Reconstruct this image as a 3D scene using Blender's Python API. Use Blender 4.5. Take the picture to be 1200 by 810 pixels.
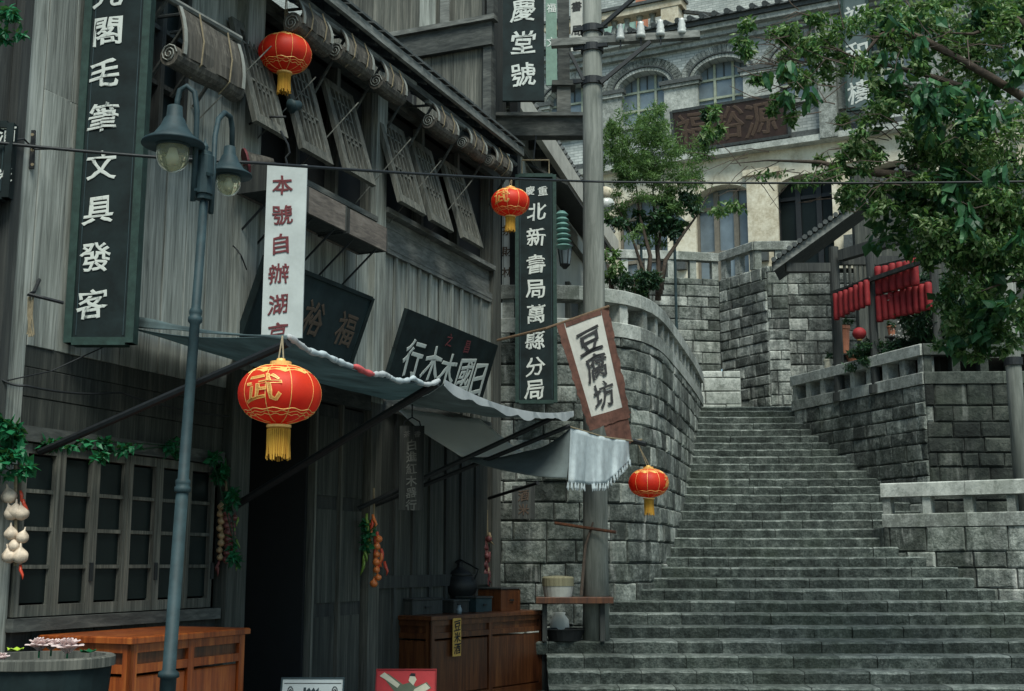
import bpy, math, random
from math import radians, sin, cos, pi, atan, tan, sqrt, atan2
from mathutils import Vector, Matrix
random.seed(11)
R = random.Random(5)
SC = bpy.context.scene
COL = SC.collection
for o in list(bpy.data.objects): bpy.data.objects.remove(o)

# ------------------------------------------------------------------ camera
EYE = 1.556; F = 1450.0; PITCH = atan(255/1450.0)
cam = bpy.data.cameras.new('camera'); camo = bpy.data.objects.new('camera', cam); COL.objects.link(camo)
camo.location = (0, 0, EYE); camo.rotation_euler = (pi/2+PITCH, 0, 0)
cam.sensor_fit = 'HORIZONTAL'; cam.sensor_width = 36; cam.lens = 36*F/1200; cam.clip_start = .1; cam.clip_end = 3000
SC.camera = camo
# ------------------------------------------------------------------ sky, sun, exposure
SUN_EL = radians(58); SUN_AZ = radians(168)      # azimuth measured clockwise from +Y (view direction)
w = bpy.data.worlds.new("World"); SC.world = w; w.use_nodes = True
nt = w.node_tree; nt.nodes.clear()
sky = nt.nodes.new('ShaderNodeTexSky'); sky.sky_type = 'NISHITA'; sky.sun_disc = False
sky.sun_elevation = SUN_EL; sky.sun_rotation = SUN_AZ; sky.air_density = 1.0; sky.dust_density = 1.0; sky.ozone_density = 1.0
bg = nt.nodes.new('ShaderNodeBackground'); bg.inputs[1].default_value = 0.085
wo = nt.nodes.new('ShaderNodeOutputWorld')
tn = nt.nodes.new('ShaderNodeMix'); tn.data_type = 'RGBA'; tn.blend_type = 'MULTIPLY'; tn.inputs[0].default_value = 1; tn.inputs[7].default_value = (.88, 1.0, .90, 1)   # thin green grey overcast
nt.links.new(sky.outputs[0], tn.inputs[6]); nt.links.new(tn.outputs[2], bg.inputs[0]); nt.links.new(bg.outputs[0], wo.inputs[0])
sl = bpy.data.lights.new('sun', 'SUN'); sl.energy = 2.6; sl.angle = radians(30); sl.color = (.97, 1, .9)
so = bpy.data.objects.new('sun', sl); COL.objects.link(so)
sd = Vector((sin(SUN_AZ)*cos(SUN_EL), cos(SUN_AZ)*cos(SUN_EL), sin(SUN_EL)))
so.rotation_euler = sd.to_track_quat('Z', 'Y').to_euler(); so.location = (0, 0, 40)
vs = SC.view_settings; vs.view_transform = 'Standard'; vs.look = 'None'; vs.exposure = 0.8; vs.gamma = 1.0

# ------------------------------------------------------------------ helpers
def ray(px, py):
    u = (px-600)/F; v = (405-py)/F
    fy = cos(PITCH)-v*sin(PITCH); fz = sin(PITCH)+v*cos(PITCH)
    return u/fy, fz/fy                      # x per unit depth, z per unit depth
def P(px, py, Y):
    a, b = ray(px, py); return Vector((a*Y, Y, EYE+b*Y))
class Plane:
    def __init__(s, ox, oy, tx):
        l = sqrt(tx*tx+1); s.o = Vector((ox, oy, 0)); s.u = Vector((tx/l, 1/l, 0)); s.n = Vector((s.u.y, -s.u.x, 0))
    def pt(s, a, o, z): return s.o+s.u*a+s.n*o+Vector((0, 0, z))
    def S(s, px, py, o=0):                   # pixel -> (along, z) on the plane offset o
        a, b = ray(px, py); q = s.o+s.n*o
        Y = (q.dot(s.n))/(a*s.n.x+s.n.y)
        p = Vector((a*Y, Y, EYE+b*Y)); return (p-s.o).dot(s.u), p.z
FP = Plane(-.2, 16.9, .414)                # the shop front
def F3(a, o, z): return FP.pt(a, o, z)

WL = {}
def link(o, parent, wl, kind=None, label=None):
    COL.objects.link(o)
    if parent is not None:
        o.parent = parent; o.location = wl-WL[parent]
    else: o.location = wl
    WL[o] = wl.copy()
    if kind: o['kind'] = kind
    if label: o['label'] = label
    return o
def thing(name, label, cat, loc, group=None):
    o = bpy.data.objects.new(name, None); o.empty_display_size = .2
    link(o, None, Vector(loc)); o['label'] = label; o['category'] = cat
    if group: o['group'] = group
    return o
class MB:
    def __init__(s): s.v = []; s.f = []; s.smooth = False
    def add(s, vs, fs):
        b = len(s.v); s.v += [Vector(x) for x in vs]; s.f += [tuple(i+b for i in f) for f in fs]; return s
    def hexa(s, o, a, b, c):                 # origin + three edge vectors
        o = Vector(o); a = Vector(a); b = Vector(b); c = Vector(c)
        if a.cross(b).dot(c) < 0: a, b = b, a
        return s.add([o, o+a, o+a+b, o+b, o+c, o+a+c, o+a+b+c, o+b+c],
                     [(0, 3, 2, 1), (4, 5, 6, 7), (0, 1, 5, 4), (1, 2, 6, 5), (2, 3, 7, 6), (3, 0, 4, 7)])
    def box(s, x0, x1, y0, y1, z0, z1): return s.hexa((x0, y0, z0), (x1-x0, 0, 0), (0, y1-y0, 0), (0, 0, z1-z0))
    def pbox(s, pl, a0, a1, o0, o1, z0, z1): return s.hexa(pl.pt(a0, o0, z0), pl.u*(a1-a0), pl.n*(o1-o0), (0, 0, z1-z0))
    def bbox(s, o, a, b, c, bv=.01):         # box with chamfered long edges on the a-b face ring (c direction out)
        o = Vector(o); a = Vector(a); b = Vector(b); c = Vector(c)
        an = a.normalized()*bv; bn = b.normalized()*bv; cn = c.normalized()*bv
        r0 = [o, o+a, o+a+b, o+b]
        r1 = [p+c-cn for p in r0]
        r2 = [o+an+bn+c, o+a-an+bn+c, o+a+b-an-bn+c, o+b+an-bn+c]
        fs = [(0, 3, 2, 1), (8, 9, 10, 11)]
        for i in range(4):
            j = (i+1) % 4; fs += [(i, j, 4+j, 4+i), (4+i, 4+j, 8+j, 8+i)]
        if a.cross(b).dot(c) < 0: fs = [f[::-1] for f in fs]
        return s.add(r0+r1+r2, fs)
    def beam(s, p, q, wd, ht, up=(0, 0, 1)):
        p = Vector(p); q = Vector(q); d = (q-p); side = d.cross(Vector(up)).normalized(); u2 = side.cross(d).normalized()
        return s.hexa(p-side*wd/2-u2*ht/2, d, side*wd, u2*ht)
    def tube(s, pts, r, n=8, cap=True):
        pts = [Vector(p) for p in pts]; rr = r if isinstance(r, (list, tuple)) else [r]*len(pts)
        b = len(s.v); prev = None
        for i, p in enumerate(pts):
            d = (pts[min(i+1, len(pts)-1)]-pts[max(i-1, 0)]).normalized()
            if prev is None:
                a = d.orthogonal().normalized()
            else:
                a = (prev-d*prev.dot(d)); a = a.normalized() if a.length > 1e-6 else d.orthogonal().normalized()
            prev = a; c = d.cross(a)
            for k in range(n):
                t = 2*pi*k/n; s.v.append(p+(a*cos(t)+c*sin(t))*rr[i])
        for i in range(len(pts)-1):
            for k in range(n):
                k2 = (k+1) % n; s.f.append((b+i*n+k, b+i*n+k2, b+(i+1)*n+k2, b+(i+1)*n+k))
        if cap:
            s.f.append(tuple(b+k for k in range(n))[::-1]); s.f.append(tuple(b+(len(pts)-1)*n+k for k in range(n)))
        return s
    def lathe(s, c, prof, n=20, axis=(0, 0, 1), sx=1):
        c = Vector(c); ax = Vector(axis).normalized(); a = ax.orthogonal().normalized(); d = ax.cross(a); b = len(s.v)
        for (r, z) in prof:
            for k in range(n):
                t = 2*pi*k/n; s.v.append(c+ax*z+(a*cos(t)+d*sin(t))*r)
        for i in range(len(prof)-1):
            for k in range(n):
                k2 = (k+1) % n; s.f.append((b+i*n+k, b+i*n+k2, b+(i+1)*n+k2, b+(i+1)*n+k))
        if prof[0][0] > 1e-4: s.f.append(tuple(b+k for k in range(n))[::-1])
        if prof[-1][0] > 1e-4: s.f.append(tuple(b+(len(prof)-1)*n+k for k in range(n)))
        return s
    def build(s, name, mat, parent=None, kind=None, label=None, smooth=False, cat=None, group=None, origin=None):
        if origin is None:
            n = len(s.v); c = Vector((0, 0, 0))
            for x in s.v: c += x
            c /= max(n, 1)
            if parent is None: c.z = min(x.z for x in s.v)
        else: c = Vector(origin)
        me = bpy.data.meshes.new(name); me.from_pydata([x-c for x in s.v], [], s.f)
        for m in (mat if isinstance(mat, (list, tuple)) else [mat]): me.materials.append(m)
        if smooth:
            me.polygons.foreach_set('use_smooth', [True]*len(me.polygons))
        o = bpy.data.objects.new(name, me); link(o, parent, c, kind, label)
        if cat: o['category'] = cat
        if group: o['group'] = group
        return o

def grid_cloth(p00, p10, p11, p01, nu, nv, sag=0, ruff=0, rnd=None, seed=1, freq=1.0):
    """cloth between four corners (bilinear), sag in the middle, small ruffles"""
    rn = random.Random(seed); ph = [rn.uniform(0, 6.28) for _ in range(6)]
    vs = []; fs = []
    for j in range(nv+1):
        for i in range(nu+1):
            u = i/nu; v = j/nv
            p = Vector(p00)*(1-u)*(1-v)+Vector(p10)*u*(1-v)+Vector(p11)*u*v+Vector(p01)*(1-u)*v
            s_ = 4*u*(1-u)*.6+.4*4*v*(1-v)
            p.z -= sag*(4*u*(1-u))*(.35+.65*v) + sag*.5*4*v*(1-v)
            p.z += ruff*(sin(freq*11*u+ph[0]+2*v)+.6*sin(freq*23*u+ph[1]+5*v)+.5*sin(9*v+ph[2]+4*u))
            p.y += ruff*.6*sin(freq*17*u+ph[3]+3*v)
            vs.append(p)
    for j in range(nv):
        for i in range(nu):
            a = j*(nu+1)+i; fs.append((a, a+1, a+nu+2, a+nu+1))
    return vs, fs
def solidify(o, t):
    m = o.modifiers.new('thickness', 'SOLIDIFY'); m.thickness = t; m.offset = 0; return o

# ------------------------------------------------------------------ materials
def newmat(name):
    m = bpy.data.materials.new(name); m.use_nodes = True; n = m.node_tree; n.nodes.clear()
    out = n.nodes.new('ShaderNodeOutputMaterial'); b = n.nodes.new('ShaderNodeBsdfPrincipled'); n.links.new(b.outputs[0], out.inputs[0])
    return m, n, b, out
def ND(n, t, **k):
    x = n.nodes.new(t)
    for a, v in k.items():
        if a.startswith('_'): x.inputs[int(a[1:])].default_value = v
        else: setattr(x, a, v)
    return x
def ramp(n, fac, stops):
    r = n.nodes.new('ShaderNodeValToRGB'); el = r.color_ramp.elements
    while len(el) < len(stops): el.new(.5)
    for e, (p, c) in zip(el, stops): e.position = p; e.color = (*c, 1) if len(c) == 3 else c
    n.links.new(fac, r.inputs[0]); return r.outputs[0]
def mixc(n, fac, a, b, bt='MIX'):
    x = n.nodes.new('ShaderNodeMix'); x.data_type = 'RGBA'; x.blend_type = bt
    def put(i, v):
        if hasattr(v, 'links'): n.links.new(v, x.inputs[i])
        elif isinstance(v, (int, float)): x.inputs[i].default_value = v
        else: x.inputs[i].default_value = (*v, 1)
    put(0, fac); put(6, a); put(7, b); return x.outputs[2]
def math_(n, op, a, b=None, c=None):
    x = n.nodes.new('ShaderNodeMath'); x.operation = op
    for i, v in enumerate((a, b, c)):
        if v is None: continue
        if hasattr(v, 'links'): n.links.new(v, x.inputs[i])
        else: x.inputs[i].default_value = v
    return x.outputs[0]
def noise(n, vec, scale, detail=5, rough=.6, dist=0):
    x = ND(n, 'ShaderNodeTexNoise'); x.inputs['Scale'].default_value = scale; x.inputs['Detail'].default_value = detail
    x.inputs['Roughness'].default_value = rough; x.inputs['Distortion'].default_value = dist
    if vec is not None: n.links.new(vec, x.inputs['Vector'])
    return x.outputs[0]
def wpos(n, sc=(1, 1, 1), off=None):
    g = ND(n, 'ShaderNodeNewGeometry'); m = ND(n, 'ShaderNodeMapping'); m.inputs['Scale'].default_value = sc
    n.links.new(g.outputs['Position'], m.inputs['Vector'])
    if off is not None: n.links.new(off, m.inputs['Location'])
    return m.outputs[0]
def bump(n, b, h, st, dist=.02):
    x = ND(n, 'ShaderNodeBump'); x.inputs['Strength'].default_value = st; x.inputs['Distance'].default_value = dist
    n.links.new(h, x.inputs['Height']); n.links.new(x.outputs[0], b.inputs['Normal'])
def orand(n): return ND(n, 'ShaderNodeObjectInfo').outputs['Random']

def wood(name, dark, mid, light, var=.5, gx=14, bmp=.5, rough=.85, axis='z', scale=1.0):
    m, n, b, _ = newmat(name); b.inputs['Roughness'].default_value = rough
    rd = orand(n); off = ND(n, 'ShaderNodeCombineXYZ'); k = math_(n, 'MULTIPLY', rd, 37.0); n.links.new(k, off.inputs[2]); n.links.new(k, off.inputs[0])
    sc = {'z': (gx*2.1, gx*2.1, 1.1), 'x': (.9, gx*.6, gx), 'u': (gx*.25, gx*.25, gx*1.2)}[axis]; sc = tuple(a*scale for a in sc)
    v = wpos(n, sc, off.outputs[0])
    g1 = noise(n, v, 1.6, 6, .65, .6); g2 = noise(n, wpos(n, tuple(a*.35 for a in sc)), 1.3, 4, .6); g3 = noise(n, wpos(n, (1.2, 1.2, .7)), 1.1, 4, .6)
    s = math_(n, 'MULTIPLY_ADD', g2, .45, math_(n, 'MULTIPLY', g1, .55))
    c = ramp(n, s, [(.36, dark), (.5, mid), (.64, light)])
    c = mixc(n, math_(n, 'MULTIPLY', g3, .55), c, dark)
    f = math_(n, 'MULTIPLY_ADD', rd, var, 1-var/2)
    cc = ND(n, 'ShaderNodeCombineColor'); [n.links.new(f, cc.inputs[i]) for i in range(3)]
    c = mixc(n, 1.0, c, cc.outputs[0], 'MULTIPLY')
    n.links.new(c, b.inputs['Base Color']); bump(n, b, s, bmp, .012); return m
def stone(name, dark, mid, light, var=.55, sc=1.0, bmp=.9, streak=.5, moss=(.05, .07, .04), mossf=.25, lite=0, shift=.16):
    m, n, b, _ = newmat(name); b.inputs['Roughness'].default_value = .9
    rd = orand(n); p = wpos(n)
    a1 = noise(n, p, 5*sc, 7, .7); a2 = noise(n, p, 24*sc, 5, .7); a3 = noise(n, wpos(n, (3.2, 3.2, .45)), 1.3, 5, .65); a4 = noise(n, p, .8, 4, .6)
    s = math_(n, 'MULTIPLY_ADD', a2, .4, math_(n, 'MULTIPLY', a1, .6))
    s2 = math_(n, 'ADD', s, math_(n, 'MULTIPLY', math_(n, 'SUBTRACT', rd, .5), shift))
    c = ramp(n, s2, [(.39, dark), (.5, mid), (.62, light)])
    st = ramp(n, a3, [(.42, (0, 0, 0)), (.6, (1, 1, 1))])
    c = mixc(n, math_(n, 'MULTIPLY', st, streak), c, tuple(x*.45 for x in dark))
    ms = ramp(n, a4, [(.5, (0, 0, 0)), (.66, (1, 1, 1))]); c = mixc(n, math_(n, 'MULTIPLY', ms, mossf), c, moss)
    f = math_(n, 'MULTIPLY_ADD', rd, var, 1-var/2)
    cc = ND(n, 'ShaderNodeCombineColor'); [n.links.new(f, cc.inputs[i]) for i in range(3)]
    c = mixc(n, 1.0, c, cc.outputs[0], 'MULTIPLY')
    if lite:
        a5 = noise(n, wpos(n, (4.5, 4.5, .35), None), 1.0, 4, .6); a6 = noise(n, p, 1.7, 3, .5)
        ls = math_(n, 'MULTIPLY', ramp(n, a5, [(.56, (0, 0, 0)), (.66, (1, 1, 1))]), ramp(n, a6, [(.5, (0, 0, 0)), (.62, (1, 1, 1))]))
        c = mixc(n, math_(n, 'MULTIPLY', ls, lite), c, (.46, .46, .43))
    n.links.new(c, b.inputs['Base Color']); bump(n, b, math_(n, 'ADD', s, math_(n, 'MULTIPLY', a1, .8)), bmp, .035); return m
def plain(name, col, rough=.6, var=.25, sc=9, metal=0, bmp=0.1, spec=.5, trans=0, coat=0):
    m, n, b, out = newmat(name); b.inputs['Roughness'].default_value = rough; b.inputs['Metallic'].default_value = metal
    b.inputs['Specular IOR Level'].default_value = spec
    a = noise(n, wpos(n), sc, 5, .65)
    c = ramp(n, a, [(.3, tuple(x*(1-var) for x in col)), (.7, tuple(min(1, x*(1+var)) for x in col))])
    n.links.new(c, b.inputs['Base Color'])
    if bmp: bump(n, b, a, bmp, .01)
    if trans:
        t = ND(n, 'ShaderNodeBsdfTranslucent'); n.links.new(c, t.inputs[0]); mx = ND(n, 'ShaderNodeMixShader'); mx.inputs[0].default_value = trans
        n.links.new(b.outputs[0], mx.inputs[1]); n.links.new(t.outputs[0], mx.inputs[2]); n.links.new(mx.outputs[0], out.inputs[0])
    return m
def leafmat(name, stops, trans=.35, rough=.45):
    m, n, b, out = newmat(name); b.inputs['Roughness'].default_value = rough; b.inputs['Specular IOR Level'].default_value = .35
    g = ND(n, 'ShaderNodeNewGeometry'); rd = math_(n, 'FRACT', math_(n, 'ADD', g.outputs['Random Per Island'], orand(n)))
    a = noise(n, wpos(n), .9, 3, .5)
    f = math_(n, 'ADD', math_(n, 'MULTIPLY', rd, .62), math_(n, 'MULTIPLY', a, .38))
    c = ramp(n, f, stops); n.links.new(c, b.inputs['Base Color'])
    t = ND(n, 'ShaderNodeBsdfTranslucent'); n.links.new(mixc(n, .5, c, (.12, .2, .02)), t.inputs[0])
    mx = ND(n, 'ShaderNodeMixShader'); mx.inputs[0].default_value = trans
    n.links.new(b.outputs[0], mx.inputs[1]); n.links.new(t.outputs[0], mx.inputs[2]); n.links.new(mx.outputs[0], out.inputs[0]); return m

M = {}
M['wood_grey'] = wood('weathered_grey_wood', (.07, .075, .066), (.25, .262, .238), (.45, .46, .425), .4)
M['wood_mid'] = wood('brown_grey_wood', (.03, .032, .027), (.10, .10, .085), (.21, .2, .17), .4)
M['wood_shade'] = wood('shaded_wood', (.012, .014, .012), (.04, .044, .038), (.1, .1, .085), .5)  # shade under awning and pavilion roof put into the wood colour
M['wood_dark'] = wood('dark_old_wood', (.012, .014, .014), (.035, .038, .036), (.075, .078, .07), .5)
M['wood_h'] = wood('dark_beam_wood', (.02, .023, .022), (.06, .064, .06), (.13, .132, .12), .4, axis='u')
M['wood_hl'] = wood('weathered_beam_wood', (.06, .063, .058), (.16, .163, .15), (.3, .3, .28), .35, axis='u')
M['wood_red'] = wood('varnished_red_wood', (.10, .018, .004), (.30, .065, .012), (.5, .15, .03), .15, gx=8, bmp=.12, rough=.35)
M['wood_red2'] = wood('dark_red_wood', (.03, .009, .004), (.10, .032, .011), (.19, .07, .022), .15, gx=8, bmp=.12, rough=.4)
M['box_wood'] = wood('planter_box_wood', (.06, .05, .045), (.16, .13, .11), (.26, .22, .19), .25, axis='u')
M['stone'] = stone('grey_granite', (.035, .043, .037), (.135, .15, .135), (.32, .335, .305), .55, lite=.85, streak=.5)
M['stone_damp_shade'] = stone('damp_shaded_granite', (.006, .009, .007), (.02, .026, .021), (.06, .066, .055), .5, lite=.25)  # tree shade put into the colour on top of the damp
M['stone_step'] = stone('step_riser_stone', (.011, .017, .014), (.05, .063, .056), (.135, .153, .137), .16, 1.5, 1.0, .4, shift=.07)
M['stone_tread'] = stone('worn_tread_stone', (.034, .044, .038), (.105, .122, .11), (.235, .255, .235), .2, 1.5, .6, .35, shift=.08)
M['stone_light'] = stone('pale_dressed_stone', (.15, .16, .145), (.31, .325, .3), (.48, .49, .455), .15, 1.5, .25, .3, mossf=.35)
M['stone_mossy_shade'] = stone('mossy_shaded_stone', (.02, .026, .021), (.05, .06, .05), (.10, .11, .095), .2, 1.5, .3, .4, mossf=.5)  # darkened for the tree shade as well as the moss
M['stone_far'] = stone('pale_old_stone', (.05, .058, .052), (.18, .195, .18), (.38, .39, .36), .5, 1, .8, .6, lite=.7)
M['mortar'] = plain('dark_mortar', (.018, .021, .02), .95, .3, 12, bmp=.4)
M['paving'] = stone('street_paving', (.05, .056, .054), (.11, .12, .115), (.18, .19, .18), .1, 1.0, .5, .1)
M['sign_black'] = plain('sign_lacquer_black', (.008, .015, .016), .75, .5, 5, bmp=.05, spec=.2)
M['sign_green'] = plain('sign_frame_green', (.02, .042, .036), .7, .35, 14, bmp=.1, spec=.25)
def flaky(name, col, under, sc=26, thr=.42):
    m, n, b, _ = newmat(name); b.inputs['Roughness'].default_value = .85
    p = wpos(n, (1, 1, .5)); a = noise(n, p, sc, 6, .75); a2 = noise(n, p, 2.2, 3, .6)
    f = ramp(n, math_(n, 'ADD', math_(n, 'MULTIPLY', a, .7), math_(n, 'MULTIPLY', a2, .3)), [(thr-.05, (0, 0, 0)), (thr+.03, (1, 1, 1))])
    n.links.new(mixc(n, f, under, mixc(n, a2, tuple(x*.65 for x in col), col)), b.inputs['Base Color']); return m
M['char_white'] = flaky('faded_white_paint', (.62, .64, .6), (.12, .135, .13))
M['char_red'] = plain('dark_red_ink', (.12, .02, .025), .8, .3, 30, bmp=0)
M['char_black'] = plain('black_ink', (.012, .012, .014), .8, .3, 30, bmp=0)
M['char_gold'] = plain('faded_gold_paint', (.085, .05, .033), .7, .35, 30, bmp=0)
M['char_brown'] = plain('faded_brown_paint', (.07, .045, .03), .8, .3, 30, bmp=0)
M['sign_white'] = plain('whitewashed_board', (.43, .46, .455), .8, .16, 3, bmp=.05)
M['banner_white'] = plain('banner_cloth', (.5, .49, .45), .9, .12, 8, bmp=.1, trans=.2)
M['banner_brown'] = plain('banner_border', (.105, .045, .032), .9, .4, 12, bmp=.1, trans=.15)
M['lamp_metal'] = plain('blue_grey_paint', (.019, .038, .044), .62, .35, 8, metal=0, spec=.3)
M['pole'] = wood('utility_pole_concrete', (.07, .078, .068), (.16, .168, .15), (.27, .275, .25), .1, gx=6, bmp=.4)
M['iron'] = plain('black_iron', (.015, .017, .019), .55, .3, 20, metal=.3)
M['porcelain'] = plain('white_porcelain', (.5, .51, .49), .25, .08)
M['cloth_teal'] = plain('grey_teal_canvas', (.15, .21, .22), .9, .35, 2.2, bmp=.1, trans=.5)
M['cloth_white'] = plain('white_canvas', (.55, .57, .58), .9, .1, 4, bmp=.1, trans=.35)
M['cloth_pale'] = plain('sunlit_canvas', (.93, .94, .93), .9, .03, 4, bmp=.1, trans=.4)  # near white, sunlight on the cloth painted into its colour
M['cloth_dark'] = plain('dark_grey_canvas', (.16, .19, .19), .9, .25, 3, bmp=.1, trans=.5)
M['cloth_blue'] = plain('pale_blue_cloth', (.43, .48, .5), .9, .18, 10, bmp=.1, trans=.1)
M['cloth_redbit'] = plain('pink_red_cloth', (.55, .09, .09), .9, .3, 14, bmp=.1)
M['rope'] = plain('hemp_rope', (.2, .16, .1), .9, .3, 30)
M['blind'] = wood('rolled_straw_blind', (.03, .027, .022), (.085, .074, .06), (.19, .17, .14), .25, gx=16)
M['blind_edge'] = plain('blind_cloth_edge', (.22, .225, .205), .9, .15, 12)
M['brick'] = None
M['cream'] = stone('cream_stone', (.42, .36, .26), (.58, .52, .4), (.7, .65, .53), .08, .6, .15, .2, moss=(.25, .18, .1), mossf=.3)
M['terracotta'] = plain('terracotta', (.42, .16, .09), .7, .2)
M['tile'] = plain('grey_roof_tile', (.055, .062, .062), .8, .4, 16, bmp=.4)
M['tassel'] = wood('gold_tassel', (.30, .12, .01), (.62, .32, .03), (.85, .5, .08), .05, gx=60, bmp=.6)
M['gold'] = plain('gold_paint', (.85, .5, .14), .4, .15, 30, metal=.1, bmp=0)
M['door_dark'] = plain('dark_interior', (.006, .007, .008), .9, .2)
M['leaf_r'] = leafmat('climber_leaves', [(.1, (.015, .055, .022)), (.3, (.04, .12, .036)), (.46, (.09, .2, .055)), (.62, (.17, .29, .09)), (.8, (.36, .43, .24))], .4)
M['leaf_big'] = leafmat('broad_leaves', [(.2, (.01, .05, .022)), (.5, (.025, .1, .04)), (.8, (.06, .17, .065)), (.95, (.16, .26, .13))], .35)
M['leaf_m'] = leafmat('feathery_leaves', [(.15, (.05, .11, .035)), (.45, (.11, .21, .07)), (.75, (.19, .31, .11)), (.95, (.3, .4, .2))], .45)
M['leaf_d'] = leafmat('dark_shrub_leaves', [(.15, (.008, .025, .014)), (.5, (.02, .06, .03)), (.85, (.05, .12, .05))], .25)
M['leaf_g'] = leafmat('glossy_vine_leaves', [(.15, (.004, .045, .02)), (.5, (.008, .12, .045)), (.9, (.03, .22, .09))], .3)
M['bark'] = plain('bark', (.07, .05, .038), .9, .4, 22, bmp=.8)
M['petal'] = plain('pale_pink_petals', (.75, .6, .58), .6, .12, trans=.25)
M['red_cloth'] = plain('deep_red_cloth', (.22, .007, .01), .75, .25, 9)

def lantern_red():
    m, n, b, out = newmat('red_lantern_silk'); b.inputs['Roughness'].default_value = .55
    tc = ND(n, 'ShaderNodeTexCoord'); a = noise(n, tc.outputs['Object'], 6, 3, .5)
    c = ramp(n, a, [(.3, (.62, .02, .006)), (.7, (.88, .05, .01))]); n.links.new(c, b.inputs['Base Color'])
    t = ND(n, 'ShaderNodeBsdfTranslucent'); t.inputs[0].default_value = (.95, .08, .01, 1); mx = ND(n, 'ShaderNodeMixShader'); mx.inputs[0].default_value = .4
    n.links.new(b.outputs[0], mx.inputs[1]); n.links.new(t.outputs[0], mx.inputs[2]); n.links.new(mx.outputs[0], out.inputs[0]); return m
M['lantern'] = lantern_red()
def brickmat():
    m, n, b, _ = newmat('grey_brick'); b.inputs['Roughness'].default_value = .9
    g = ND(n, 'ShaderNodeNewGeometry'); vt = ND(n, 'ShaderNodeVectorMath', operation='DOT_PRODUCT'); vt.inputs[1].default_value = (.9, -.435, 0)
    n.links.new(g.outputs['Position'], vt.inputs[0]); sp = ND(n, 'ShaderNodeSeparateXYZ'); n.links.new(g.outputs['Position'], sp.inputs[0])
    cb = ND(n, 'ShaderNodeCombineXYZ'); n.links.new(vt.outputs['Value'], cb.inputs[0]); n.links.new(sp.outputs[2], cb.inputs[1])
    br = ND(n, 'ShaderNodeTexBrick'); br.inputs['Scale'].default_value = 1; br.inputs['Brick Width'].default_value = .26; br.inputs['Row Height'].default_value = .085
    br.inputs['Mortar Size'].default_value = .009; br.inputs['Color1'].default_value = (.33, .355, .345, 1); br.inputs['Color2'].default_value = (.5, .52, .5, 1); br.inputs['Mortar'].default_value = (.22, .24, .23, 1)
    n.links.new(cb.outputs[0], br.inputs['Vector'])
    a = noise(n, wpos(n), 1.1, 6, .7); c = mixc(n, math_(n, 'MULTIPLY', ramp(n, a, [(.4, (0, 0, 0)), (.65, (1, 1, 1))]), .45), br.outputs[0], (.09, .1, .1))
    n.links.new(c, b.inputs['Base Color']); bump(n, b, br.outputs['Fac'], -.3, .02); return m
M['brick'] = brickmat()
def glassy(name, col, rough=.15, spec=.8):
    m = plain(name, col, rough, .3, 1.5, bmp=.02, spec=spec); return m
M['glass_dark'] = glassy('dark_window_glass', (.008, .013, .013), .4, .15)
M['glass_far'] = glassy('pale_reflecting_glass', (.16, .2, .23), .3, .5)
M['globe'] = None
def globemat():
    m, n, b, out = newmat('amber_lamp_glass'); b.inputs['Roughness'].default_value = .12
    tc = ND(n, 'ShaderNodeTexCoord'); a = noise(n, tc.outputs['Object'], 9, 4, .6)
    n.links.new(ramp(n, a, [(.3, (.62, .6, .36)), (.7, (.82, .8, .6))]), b.inputs['Base Color'])
    b.inputs['Transmission Weight'].default_value = .8; b.inputs['IOR'].default_value = 1.12; return m
M['globe'] = globemat()

# ------------------------------------------------------------------ lettering
ALL = '元閣毛筆文具發客本號自辦湖京行木國日之昌重慶北新書局萬縣分堂白進紅器豆腐坊武福和樓裕源永茶樓財林福招財米酒香'
CH = {}
def load_chars():
    obs = []
    for c in sorted(set(ALL)):
        cu = bpy.data.curves.new('glyph', 'FONT'); cu.body = c; cu.size = 1; cu.resolution_u = 3; cu.extrude = .01; cu.bevel_depth = .016; cu.bevel_resolution = 0
        o = bpy.data.objects.new('glyph', cu); COL.objects.link(o); obs.append((c, o))
    dg = bpy.context.evaluated_depsgraph_get(); dg.update()
    for c, o in obs:
        me = bpy.data.meshes.new_from_object(o.evaluated_get(dg))
        vs = [v.co.copy() for v in me.vertices]; fs = [tuple(p.vertices) for p in me.polygons]
        if vs:
            x0 = min(v.x for v in vs); x1 = max(v.x for v in vs); y0 = min(v.y for v in vs); y1 = max(v.y for v in vs)
            cx, cy = (x0+x1)/2, (y0+y1)/2; k = 1/max(x1-x0, y1-y0)
            vs = [Vector(((v.x-cx)*k, (v.y-cy)*k, v.z*k)) for v in vs]
        CH[c] = (vs, fs); bpy.data.meshes.remove(me); cu = o.data; bpy.data.objects.remove(o); bpy.data.curves.remove(cu)
load_chars()
def brush(v, seed, amt=.03):
    x, y = v.x, v.y
    return (x+amt*sin(6*y+seed)+amt*.5*sin(17*y+seed*2+5*x), y+amt*sin(5*x+seed*1.7)+.10*x+amt*.5*sin(19*x+seed))
def put_char(c, center, ux, uy, size, mat, parent, warp=None, sx=1.0, seed=None, name='character'):
    """ux, uy unit directions on the board; warp maps (x,y) metres on the board to a point"""
    vs, fs = CH[c]; ux = Vector(ux).normalized(); uy = Vector(uy).normalized(); nn = ux.cross(uy); seed = R.uniform(0, 9) if seed is None else seed
    mb = MB(); out = []
    for v in vs:
        x, y = brush(v, seed); x *= size*sx; y *= size
        out.append((warp(x, y)+warp.n*(v.z*.3*size+.002)) if warp else Vector(center)+ux*x+uy*y+nn*(v.z*.3*size+.004))
    mb.add(out, fs); return mb.build(name, mat, parent)
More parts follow.
